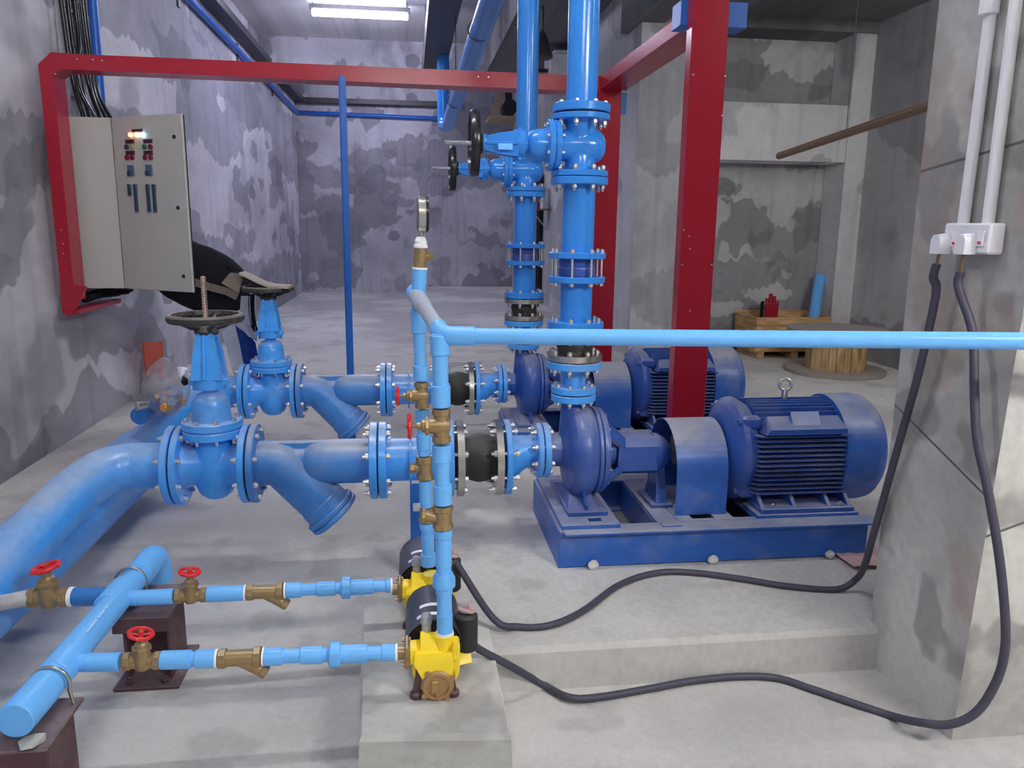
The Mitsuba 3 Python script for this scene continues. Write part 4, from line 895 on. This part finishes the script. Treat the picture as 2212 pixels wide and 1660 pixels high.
for px, py, b in ((275, 318, 'handle_blue'), (286, 317.5, 'button_yellow'), (313.5, 317.5, 'button_green'), (326.5, 317.5, 'button_red'), (276, 340.5, 'button_red'), (287, 340.5, 'button_red'), (315, 340.5, 'button_red'), (327, 340.5, 'button_red')):
    x, z = door_uv(px, py); onD('button', x, z, 0.0165, 0, b, 0.014, True)
for px, py in ((284, 369), (323, 368)):
    put('meter', px, py, 0.056, 0.072, 'screen_blue', t=0.010); put('meter_knob', px - 2, py + 6, 0.034, 0.026, 'handle_blue', t=0.016)
for px, ln in ((280.5, 0.075), (293, 0.185), (320, 0.185), (333, 0.185)):
    x, z = door_uv(px, 398.5); onD('breaker_handle', x, z - ln / 2, 0.022, ln, 'handle_blue', 0.014); onD('breaker_head', x, z - 0.018, 0.034, 0.034, 'screen_blue', 0.010)
for px, py in ((377, 295.5), (385.5, 449), (397.5, 597)): x, z = door_uv(px, py); onD('lock', x, z, 0.012, 0, 'gloss_black', 0.008, True)
dp('seal', box(L - 0.006, L + 0.001, 0.016, 0.024, 0.01, HD - 0.01, 0.001), 'black_gap', parent=dk)
k = thing('cable_heap', 'dark tangle of cables under the open cabinet', 'cables')
for i in range(9):
    c = np.array([-2.30, 6.0, 0.838]); p = [c + RNG.normal(0, 1, 3) * (0.045, 0.0, 0.006) + (0, 0.75 * t + 0.02, 0.018 * math.sin(3 * t) + 0.012 * (i % 3)) for t in np.linspace(0, 1, 5)]
    part(k, 'cable', tube(spline(p, 5), 0.016, 8), 'cloth_black', 40)
# cables, tray and conduit up the wall from the cabinet
k = thing('cable_tray', 'grey metal cable tray rising up the left wall above the cabinet', 'cable tray')
for y in (6.28, 6.60): part(k, 'rail', box(-2.438, -2.39, y - 0.012, y + 0.012, 2.10, 4.44), 'galvanised', False)
for z in np.arange(2.3, 4.4, 0.3): part(k, 'rung', box(-2.43, -2.415, 6.29, 6.59, z - 0.012, z + 0.012), 'galvanised', False)
k = thing('black_cables', 'bundle of black cables running down the left wall into the cabinet', 'cables')
for i, y in enumerate((6.20, 6.34, 6.43, 6.50, 6.56, 6.64)):
    p = [(-2.38 + 0.012 * (i % 2), y + 0.02, 4.44), (-2.375, y, 3.4), (-2.36, y + 0.015 * (-1) ** i, 2.7), (-2.33, y - (0.16 if i == 2 else 0.0), 2.35), (-2.28 + 0.02 * i, 6.2 + 0.06 * i, 2.10)]
    part(k, 'cable', tube(spline(p, 6), 0.017, 10), 'gloss_black', 40)
solo('blue_conduit', 'bright blue conduit pipe down the left wall to the cabinet', 'conduit', tube(spline([(-2.40, 6.90, 4.44), (-2.40, 6.90, 3.2), (-2.39, 6.86, 2.4), (-2.38, 6.80, 1.95)], 5), 0.034, 20), 'conduit_blue', 40)

# ------------------------------------------------------------------ overhead things of the hall
k = thing('overhead_pipe', 'big blue pipe hung high and running to the back of the hall', 'pipe')
part(k, 'pipe', tube(fillet([(0.60, 5.32, 4.44), (0.60, 5.32, 2.94), (0.585, 5.9, 2.93), (0.548, 11.45, 2.76), (0.50, 11.75, 2.78), (0.50, 11.75, 4.44)], 0.16, 8), 0.086, 32), 'riser_paint', 40)
for y in (6.6, 9.6):
    part(k, 'hanger', cat(cyl((0.60 - 0.005 * y, y, 2.95), (0.60 - 0.005 * y, y, 4.44), 0.006, 8), torus((0.61 - 0.0066 * y, y, 2.93 - 0.03 * (y - 5.9) if y > 5.9 else 2.93), (0, 1, 0), 0.089, 0.006, 28, 6)), 'dark_metal')
k = thing('ceiling_duct', 'grey sheet metal duct hung under the hall ceiling', 'duct')
part(k, 'body', box(0.245, 0.585, 4.0, 14.36, 3.72, 4.02, 0.004), 'tray_metal', False)
part(k, 'edge', box(0.238, 0.245, 4.0, 14.36, 3.716, 3.745, 0.001), 'galvanised', False)
for y in (6.0, 9.0, 12.0): part(k, 'hanger', cat(cyl((0.27, y, 4.02), (0.27, y, 4.44), 0.006, 8), cyl((0.56, y, 4.02), (0.56, y, 4.44), 0.006, 8)), 'dark_metal')
def wallpt(px, py): return atX(px, py, XW + 0.06)
w0, w1 = wallpt(430, 0), np.array([XW + 0.06, YB - 0.08, 3.75])
bz = atY(655, 243, YB - 0.08)[2]
k = thing('wall_conduit', 'blue conduit pipe along the top of the left wall and across the back wall', 'conduit')
part(k, 'pipe', tube(fillet([(XW + 0.05, 7.2, bz + 0.07), (XW + 0.05, YB - 0.06, bz), (1.0, YB - 0.06, bz - 0.05)], 0.12, 6), 0.045, 16), 'conduit_blue', 40)
for y in (9.5, 12.5, 15.5): part(k, 'clip', cat(box(XW + 0.001, XW + 0.02, y - 0.04, y + 0.04, bz - 0.1, bz + 0.16, 0.002)), 'dark_metal', False)
k = thing('cable_ladder', 'dark cable ladder above the blue conduit on the left and back walls', 'cable tray')
tz = bz + 0.22
for nm, y0, y1 in (('run', 7.2, 14.39), ('run', 14.91, YB - 0.02)):
    part(k, nm, cat(box(XW + 0.001, XW + 0.20, y0, y1, tz, tz + 0.025), box(XW + 0.185, XW + 0.20, y0, y1, tz, tz + 0.10), box(XW + 0.001, XW + 0.015, y0, y1, tz, tz + 0.10)), 'tray_metal', False)
part(k, 'back_run', cat(box(XW + 0.02, 1.1, YB - 0.21, YB - 0.005, tz - 0.02, tz + 0.005), box(XW + 0.21, 1.1, YB - 0.21, YB - 0.195, tz - 0.02, tz + 0.08)), 'tray_metal', False)
for i in range(4): part(k, 'cable', tube([(XW + 0.06 + 0.035 * i, 7.2, tz + 0.045), (XW + 0.06 + 0.035 * i, 10.0, tz + 0.05), (XW + 0.06 + 0.035 * i, 14.38, tz + 0.045)], 0.016, 8), 'cable_rubber', 40)
# equipment at the back right of the hall
a = atY(1181, 178, 12.0); b = atY(1240, 124, 12.0)
k = thing('wall_unit', 'white boxed unit high on the hall wall between the two blue risers', 'unit')
part(k, 'body', box(a[0], XH - 0.001, 11.75, 12.25, a[2] - 0.02, b[2], 0.012), 'white_plastic', False)
part(k, 'lid', box(a[0] + 0.06, XH - 0.001, 11.78, 12.22, b[2] + 0.001, b[2] + 0.05, 0.008), 'white_plastic', False)
part(k, 'arm', box(a[0] - 0.16, a[0], 11.9, 11.98, a[2] + 0.12, a[2] + 0.17), 'gloss_black', False)
f0, f1 = atY(1046, 292, 17.4), atY(1115, 198, 17.4)
k = thing('wooden_stand', 'tan wooden stand with a dark motor high in the far right corner of the hall', 'stand')
xA, xB = f0[0], XH - 0.001
zA = atY(1080, 252, 17.4)[2]
part(k, 'platform', box(xA + 0.1, xB, 17.2, 18.2, zA - 0.05, zA, 0.004), 'tan_wood', False)
part(k, 'post', box(xB - 0.14, xB - 0.02, 17.2, 17.32, zA - 1.2, zA - 0.05, 0.004), 'tan_wood', False)
part(k, 'brace', hull([(x, 17.2 + d_, z) for d_ in (0, 0.1) for x, z in ((xA + 0.10, zA + 0.001), (xA + 0.28, zA + 0.001), (xA + 0.34, zA + 0.62), (xA + 0.46, zA + 0.62))]), 'tan_wood', False)
part(k, 'motor', cat(cyl((xA + 0.55, 17.4, zA + 0.2), (xA + 0.55, 17.9, zA + 0.2), 0.16, 20), box(xA + 0.46, xA + 0.60, 17.5, 17.6, zA + 0.3, zA + 0.62)), 'dark_metal')
solo('hanging_lamp', 'small dark lamp with a pale round face under the dark ceiling between the risers', 'lamp', lathe([(0.012, 0.58), (0.015, 0.30), (0.05, 0.25), (0.13, 0.02), (0.13, 0.0), (0.10, -0.02), (0.0, -0.03)], (1.62, 10.0, 3.40), (0, 0, 1), 28), 'dark_metal')

rk = atX(1190, 452, XH); ry = rk[1]
k = thing('wall_rack', 'small rack with red and white cans on the hall wall between the two risers', 'rack')
part(k, 'shelf', box(XH - 0.30, XH - 0.001, ry - 0.05, ry + 0.35, rk[2] - 0.02, rk[2] + 0.0), 'brown_pvc', False)
part(k, 'brace', beam((XH - 0.28, ry + 0.30, rk[2] - 0.02), (XH - 0.01, ry + 0.30, rk[2] - 0.35), 0.02, 0.02), 'galvanised', False)
for i, b_ in enumerate(('red_steel', 'white_plastic', 'galvanised')): part(k, 'can', cyl((XH - 0.24 + 0.09 * i, ry + 0.03, rk[2]), (XH - 0.24 + 0.09 * i, ry + 0.03, rk[2] + 0.34), 0.038, 20, 0.006), b_)
bp = atX(1163, 500, XH - 0.08)
solo('black_pipe', 'black pipe standing against the hall wall behind the rear riser', 'pipe', tube([(XH - 0.08, bp[1], 0.0), (XH - 0.08, bp[1], 1.4), (XH - 0.08, bp[1], 2.3)], 0.075, 20), 'gloss_black', 40)

# ------------------------------------------------------------------ right-hand bay: crate, reel and what lies there
k = thing('wooden_crate', 'open wooden crate standing on the floor by the sunken wall panel', 'crate')
cx0, cx1, cy0, cy1 = 3.73, 4.60, 8.12, 8.70; ct = 0.455
for nm, m in (('front_panel', box(cx0 + 0.02, cx1, cy0 + 0.012, cy0 + 0.028, 0.12, ct)), ('back_panel', box(cx0, cx1, cy1 - 0.02, cy1, 0.06, ct + 0.02)), ('side_panel', box(cx0, cx0 + 0.02, cy0, cy1, 0.06, ct)), ('side_panel', box(cx1 - 0.02, cx1, cy0, cy1, 0.06, ct)), ('bottom', box(cx0, cx1, cy0, cy1, 0.075, 0.095))):
    part(k, nm, m, 'wood_box', False)
for nm, m in (('rail', box(cx0, cx1, cy0 - 0.004, cy0 + 0.012, ct - 0.085, ct)), ('rail', box(cx0, cx1, cy0 - 0.004, cy0 + 0.012, 0.075, 0.135)), ('batten', box(cx0, cx0 + 0.07, cy0 - 0.016, cy0 - 0.004, 0.08, ct - 0.085)), ('batten', box(cx1 - 0.07, cx1, cy0 - 0.016, cy0 - 0.004, 0.08, ct - 0.085))):
    part(k, nm, m, 'wood_box', False)
for x in (cx0 + 0.04, (cx0 + cx1) / 2, cx1 - 0.12): part(k, 'skid', box(x, x + 0.08, cy0 + 0.01, cy1 - 0.01, 0.0, 0.075), 'wood_box', False)
gx = atY(1668, 660, 8.30)[0]
def glove():
    p = [box(gx - 0.075, gx + 0.075, 8.28, 8.34, 0.14, 0.60, 0.02)]
    for i, (dx, h_) in enumerate(((-0.055, 0.645), (-0.018, 0.695), (0.020, 0.67), (0.056, 0.62))): p.append(tube([(gx + dx, 8.31, 0.55), (gx + dx * 1.1, 8.31, h_)], 0.021, 12))
    return union(*p)
solo('red_glove', 'red work glove standing with fingers up in the wooden crate', 'glove', glove(), 'red_steel', 40)
solo('dark_scrap', 'dark scrap sticking up beside the red glove in the crate', 'scrap', hull([(gx - 0.11 + a, 8.33 + b, c) for a, b, c in ((0, 0, 0.12), (0.03, 0, 0.12), (-0.01, 0, 0.60), (0.03, 0, 0.62), (0, 0.03, 0.12), (0.02, 0.03, 0.6))]), 'cloth_black', False)
t0 = atY(1757, 690, 8.3); t1 = atY(1771, 598, 8.62)
solo('pipe_offcut', 'blue plastic pipe offcut leaning out of the crate against the wall', 'pipe', tube([t0 + (t0 - t1) * ((t0[2] - 0.165) / (t1[2] - t0[2])), t1], 0.058, 24), 'pvc_blue', 40)
k = thing('cable_reel', 'big empty wooden cable reel lying flat on the floor in the right-hand bay', 'cable reel')
rc = np.array([4.22, 7.32, 0.0])
part(k, 'lower_flange', lathe([(0.475, 0.0), (0.48, 0.004), (0.48, 0.036), (0.475, 0.04)], rc, (0, 0, 1), 64), 'reel_grey', 30)
part(k, 'upper_flange', lathe([(0.475, 0.40), (0.48, 0.404), (0.48, 0.436), (0.475, 0.44)], rc, (0, 0, 1), 64), 'reel_grey', 30)
for i in range(26):
    t = 2 * math.pi * i / 26; c, sn = math.cos(t), math.sin(t)
    part(k, 'stave', beam(rc + (0.275 * c, 0.275 * sn, 0.04), rc + (0.275 * c, 0.275 * sn, 0.40), 0.064, 0.022, up=(c, sn, 0)), 'wood_stave', False)
r0, r1 = atY(1683, 337, 6.4), atY(2040, 217, 4.0)
solo('brown_pipe', 'brown plastic pipe hung slanting across the right-hand bay', 'pipe', tube([r0, (r0 + r1) / 2, r1 + (r1 - r0) * 0.25], 0.028, 24), 'brown_pvc', 40)
wq = r0 + (r1 - r0) * 0.52
solo('hanger_wire', 'thin wire over the middle of the slanting brown pipe', 'wire', tube([wq + (0, 0, 0.0), wq + (0.0, 0.01, 0.4), (wq[0], wq[1], 3.56)], 0.003, 6), 'dark_metal', 40)
solo('hanger_wire', 'thin wire over the right end of the slanting brown pipe', 'wire', tube([r1 + (0, 0, 0), (r1[0], r1[1], 3.0), (r1[0], r1[1], 3.56)], 0.003, 6), 'dark_metal', 40)
def sheet(x, y):
    u, v = np.meshgrid(np.linspace(-0.11, 0.11, 14), np.linspace(-0.13, 0.13, 14)); z = 0.006 + 0.022 * meshkit.fbm(np.stack([u * 14, v * 14, u * 0], -1).reshape(-1, 3)).reshape(u.shape)
    V = np.stack([x + u, y + v, z], -1).reshape(-1, 3); i = np.arange(13)[:, None] * 14 + np.arange(13)[None]; i = i.ravel()
    return trimesh.Trimesh(V, np.vstack([np.stack([i, i + 1, i + 15], 1), np.stack([i, i + 15, i + 14], 1)]), process=False)
pxy = atZ(1850, 1205, 0)
solo('plastic_wrapper', 'crumpled pinkish plastic wrapper on the floor behind the near column', 'wrapper', sheet(pxy[0] + 0.02, pxy[1]), 'pink_plastic', 30)

# ------------------------------------------------------------------ socket box, conduits and the two long cables
k = thing('socket_box', 'white double socket box with red switch lights on the near column', 'socket')
XS = 1.601
s0, s1 = atX(2037, 514, XS), atX(2138, 514, XS)
yF, yN = s0[1], s1[1]
zT, zB = atX(2090, 482, XS)[2], atX(2090, 548, XS)[2]
part(k, 'case', box(XS, 1.650, yN, yF, zB, zT, 0.006), 'white_plastic', 30)
for i, (px, py) in enumerate(((2064, 526), (2119, 525))):
    c = atX(px, py, XS); part(k, 'switch', box(XS - 0.006, XS, c[1] - 0.014, c[1] + 0.014, c[2] - 0.010, c[2] + 0.034, 0.002), 'white_plastic', False)
    part(k, 'switch_light', box(XS - 0.008, XS - 0.0055, c[1] - 0.006, c[1] + 0.006, c[2] - 0.004, c[2] + 0.004, 0.001), 'red_plastic', False)
plugs = []
for i, px in enumerate((2043, 2097)):
    c = atX(px, 524, XS - 0.001)
    kk = thing('power_plug', ('white plug in the left socket of the socket box', 'white plug in the right socket of the socket box')[i], 'plug')
    part(kk, 'body', hull([(XS - 0.002 - d_, c[1] + s_ * w_, c[2] + z_) for d_, f in ((0.0, 1.0), (0.034, 0.82)) for s_ in (-1, 1) for w_, z_ in ((0.026 * f, -0.030), (0.026 * f, 0.008), (0.014 * f, 0.026 * f), (0.024 * f, -0.034))]), 'white_plastic', 40)
    plugs.append(np.array([XS - 0.018, c[1], c[2] - 0.030]))
for i, (pts, lab) in enumerate(((((2140, 40), (2081, 482)), 'white conduit pipe down the near column into the socket box, the left of two'), (((2192, 20), (2135, 479)), 'white conduit pipe down the near column into the socket box, the right of two'))):
    lo, hi = atX(*pts[1], 1.633), atX(*pts[0], 1.633)
    kk = thing('conduit_pipe', lab, 'conduit')
    part(kk, 'pipe', tube([(1.633, lo[1], zT - 0.004), (1.633, (lo[1] + hi[1]) / 2, 1.7), (1.633, hi[1], 3.2)], 0.0165, 20), 'white_plastic', 40)
    if i == 0: part(kk, 'tee_box', cyl((1.625, hi[1], 2.0), (1.625, hi[1], 2.06), 0.026, 20), 'white_plastic')
def dots(px, py, x=1.650): c = atX(px, py, x); return hull(c + RNG.normal(0, 1, (14, 3)) * (0.0012, 0.008, 0.006))
zc = 0.0125
p1 = plugs[0]
cab1 = [p1 + (-0.002, 0.004, -0.035), p1 + (-0.003, 0.010, -0.075), atX(2021, 640, 1.597), atX(1986, 800, 1.602), atX(1950, 930, 1.615), atX(1908, 1080, 1.63), atX(1884, 1165, 1.632), atY(1869, 1218, 2.58), atY(1850, 1251, 2.68), atZ(1805, 1274, zc), atZ(1700, 1267, zc), atZ(1600, 1251, zc), atZ(1500, 1238, zc), atZ(1420, 1238, zc), atZ(1340, 1263, zc), atZ(1260, 1320, zc), atZ(1190, 1351, zc), atZ(1120, 1355, zc), atZ(1065, 1336, 0.05), np.array([XB + 0.112, YB2 + 0.155, 0.20])]
k = thing('power_cable', 'thick dark cable from the left plug along the plinth to the farther yellow pump', 'cable')
part(k, 'cable', tube(spline(cab1, 10), 0.0125, 14), 'cable_rubber', 40)
for dy in (-0.005, 0.0, 0.005): part(k, 'core', tube([p1 + (0, dy * 0.5, 0.004), p1 + (-0.002, 0.004 + dy, -0.04)], 0.0028, 8), 'brown_pvc', 40)
p2 = plugs[1]
zl = ZL + 0.0125
cab2 = [p2 + (-0.001, 0.004, -0.055), p2 + (-0.002, 0.002, -0.10), atX(2101, 720, 1.594), atX(2105, 850, 1.59), atX(2111, 950, 1.59), atY(2134, 1060, 1.93), atY(2158, 1200, 1.89), atY(2171, 1330, 1.87), atY(2170, 1410, 1.87), atY(2150, 1478, 1.885), atY(2108, 1540, 1.90), atY(2050, 1566, 1.935), atY(1985, 1561, 2.0), atZ(1925, 1547, zl), atZ(1850, 1522, zl), atZ(1750, 1488, zl), atZ(1680, 1466, zl), atZ(1600, 1462, zl), atZ(1500, 1471, zl), atZ(1400, 1489, zl), atZ(1300, 1506, zl), atZ(1232, 1508, zl + 0.01), atY(1170, 1478, 2.40), atY(1100, 1438, 2.36), atY(1030, 1400, 2.33), np.array([XA + 0.112, YA + 0.155, 0.12])]
k = thing('power_cable', 'thick dark cable from the right plug across the lower floor to the nearer yellow pump', 'cable')
part(k, 'cable', tube(spline(cab2, 10), 0.0125, 14), 'cable_rubber', 40)
for dy in (-0.004, 0.0, 0.004): part(k, 'core', tube([p2 + (0, dy * 0.4, 0.004), p2 + (-0.001, 0.004 + dy, -0.06)], 0.0028, 8), 'brown_pvc', 40)

# ------------------------------------------------------------------ things hung and laid round the rear valve
vx, vy_ = -0.882, 4.86
wz = 0.39 + 0.625 + 0.014
k = thing('black_backpack', 'black cloth bag with a brown strap hanging behind the open cabinet door', 'bag')
bc = atY(430, 600, 6.22)
def bag():
    m = trimesh.creation.icosphere(4, 1.0); v = np.array(m.vertices)
    v = np.sign(v) * np.abs(v) ** 0.85 * (0.36, 0.15, 0.225); v *= (1 + 0.12 * meshkit.fbm(v * 7))[:, None]
    a = math.radians(24); x = v[:, 0] * math.cos(a) + v[:, 2] * math.sin(a); z = -v[:, 0] * math.sin(a) + v[:, 2] * math.cos(a)
    m.vertices = np.stack([x, v[:, 1], z], 1) + bc; return m
part(k, 'body', bag(), 'cloth_black', True)
sp = [atY(400, 604, 6.00), atY(455, 621, 6.00), atY(490, 630, 6.02), atY(512, 642, 6.08)]
part(k, 'strap', cat(*[beam(sp[i], sp[i + 1], 0.012, 0.055) for i in range(3)]), 'cloth_brown', False)
part(k, 'loop', tube(spline([atY(470, 562, 6.15), atY(486, 572, 6.13), atY(498, 581, 6.1), atY(492, 592, 6.1)], 6), 0.012, 10), 'cloth_black', 40)
part(k, 'hanging_strap', tube(spline([atY(400, 545, 6.2), atY(360, 480, 6.2), atY(320, 420, 6.2)], 5), 0.012, 8), 'cloth_black', 40)
k = thing('brown_pouch', 'brown stiff pouch with a curved flap lying on the rear hand wheel', 'pouch')
q = lambda px, py, Y=4.80: atY(px, py, Y)
part(k, 'box', hull([q(478, 612) , q(497, 589), q(528, 592), q(516, 634), q(478, 612, 4.9), q(497, 589, 4.92), q(528, 592, 4.92), q(516, 634, 4.9)]), 'cloth_brown', False)
fl = spline([q(522, 590), q(540, 598), q(560, 608), q(585, 617), q(610, 619), q(627, 620)], 6)
part(k, 'flap', cat(*[hull([p + (0, dy, dz) for p in (fl[i], fl[i + 1]) for dy in (-0.07, 0.10) for dz in (-0.007, 0.007)]) for i in range(len(fl) - 1)]), 'reel_grey', 30)
part(k, 'lining', cat(*[hull([p + (0, dy, dz) for p in (fl[i], fl[i + 1]) for dy in (-0.06, 0.09) for dz in (-0.034, -0.009)]) for i in range(2, len(fl) - 2)]), 'cloth_black', 30)
k = thing('striped_cloth', 'pale grey cloth with a broad blue stripe hanging beside the rear valve', 'cloth')
def cloth(cols, rows=10):
    V = []; nc = len(cols[0])
    for c in cols: V += [atY(x, y, 5.06 + 0.05 * math.sin(x * 0.09) + 0.03 * math.sin(y * 0.05)) for x, y in c]
    F = []
    for i in range(len(cols) - 1):
        for j in range(nc - 1): a_ = i * nc + j; F += [[a_, a_ + nc, a_ + nc + 1], [a_, a_ + nc + 1, a_ + 1]]
    V = np.array(V); F = np.array(F); n = len(V)
    return trimesh.Trimesh(np.vstack([V, V + (0, 0.018, 0)]), np.vstack([F[:, ::-1], F + n]), process=False)
def col(pts, n=9):
    p = np.array(pts, float); s_ = np.linspace(0, len(p) - 1, n); return [tuple(np.array([np.interp(t, range(len(p)), p[:, d_]) for d_ in (0, 1)])) for t in s_]
part(k, 'panel', cloth([col([(478, 718), (488, 745), (498, 790), (512, 830)]), col([(492, 706), (503, 735), (514, 780), (525, 828)]), col([(508, 703), (517, 740), (526, 785), (537, 826)])]), 'cloth_pale', True)
part(k, 'stripe', cloth([col([(508, 703), (517, 740), (526, 785), (537, 826)]), col([(516, 704), (532, 735), (544, 775), (549, 820)]), col([(524, 716), (550, 738), (556, 770), (556, 815)])]), 'cloth_blue', True)
part(k, 'upper_fold', cloth([col([(508, 703), (509, 704), (510, 706)], 5), col([(530, 700), (534, 712), (538, 728)], 5), col([(552, 706), (553, 720), (554, 738)], 5)]), 'cloth_pale', True)
part(k, 'hanging_edge', cloth([col([(520, 640), (518, 680), (514, 704)], 6), col([(530, 640), (532, 676), (530, 702)], 6), col([(540, 640), (541, 672), (544, 704)], 6)]), 'cloth_pale', True)
part(k, 'black_strap', cloth([col([(536, 636), (537, 672), (541, 704), (548, 716)], 8), col([(549, 636), (548, 672), (553, 704), (558, 718)], 8)]), 'cloth_black', True)
# bag of fittings and orange card behind the header pipe
k = thing('orange_card', 'orange-red card leaning against the left wall behind the bag of fittings', 'card')
oc = [atX(306, 740, -2.28), atX(349, 737, -2.28), atX(352, 815, -2.30), atX(316, 820, -2.30)]
part(k, 'sheet', hull([p + (dx, 0, 0) for p in oc for dx in (0, 0.012)]), 'orange_sheet', False)
part(k, 'prop', box(-2.36, -2.285, oc[3][1] + 0.10, oc[3][1] + 0.30, ZL, oc[3][2] + 0.05), 'block_cement', False)
k = thing('fittings_bag', 'clear plastic bag of brass and blue pipe fittings on the header pipe', 'bag')
fb = atY(358, 836, 4.10)
def film():
    m = trimesh.creation.icosphere(4, 1.0); v = np.array(m.vertices); v *= (0.115, 0.12, 0.145); v[:, 0] *= 1 - 0.35 * np.clip(v[:, 2] / 0.145, 0, 1); v *= (1 + 0.22 * (meshkit.fbm(v * 16) - 0.5))[:, None]
    m.vertices = v + fb; return m
part(k, 'film', film(), 'bag_film', True)
R2 = np.random.default_rng(11)
for i in range(15):
    c = fb + np.clip(R2.normal(0, 1, 3), -1.3, 1.3) * (0.05, 0.045, 0.02) + (-0.01, 0, -0.07); d = R2.normal(0, 1, 3); d[2] *= 0.3; d /= np.linalg.norm(d)
    part(k, 'fitting', cat(cyl(c, c + d * 0.06, 0.017, 14, 0.002), cyl(c + d * 0.045, c + d * 0.07, 0.022, 8, 0.002)), ('brass', 'pvc_dark', 'copper_orange', 'navy_paint', 'zinc')[i % 5], 30)
solo('pipe_offcut', 'dark blue pipe offcut lying behind the header pipe under the fittings bag', 'pipe', tube([atY(300, 900, 4.12), atY(372, 853, 4.5)], 0.045, 20), 'pvc_dark', 40)
k = thing('white_tag', 'white tag with a black end tied to the gland of the front gate valve', 'tag')
part(k, 'tag', hull(np.array([atY(397, 806, 3.33)] * 18) + RNG.normal(0, 1, (18, 3)) * (0.012, 0.01, 0.012)), 'white_tape', 40)
part(k, 'end', hull(np.array([atY(401, 823, 3.33)] * 18) + RNG.normal(0, 1, (18, 3)) * (0.009, 0.009, 0.008)), 'cloth_black', 40)
part(k, 'tie', tube([atY(404, 808, 3.33), atY(415, 812, 3.34)], 0.005, 8), 'white_tape', 40)
# level steel bar behind the rear rubber joint
solo('steel_bar', 'pale flat steel bar lying level behind the rear rubber joint', 'bar', cat(beam(atY(955, 787, 5.1), atY(1040, 784, 5.1), 0.03, 0.028), box(*(lambda c: (c[0] - 0.03, c[0] + 0.03, c[1] - 0.02, c[1] + 0.02, 0.0, c[2]))(atY(962, 790, 5.12)))), 'galvanised', False)
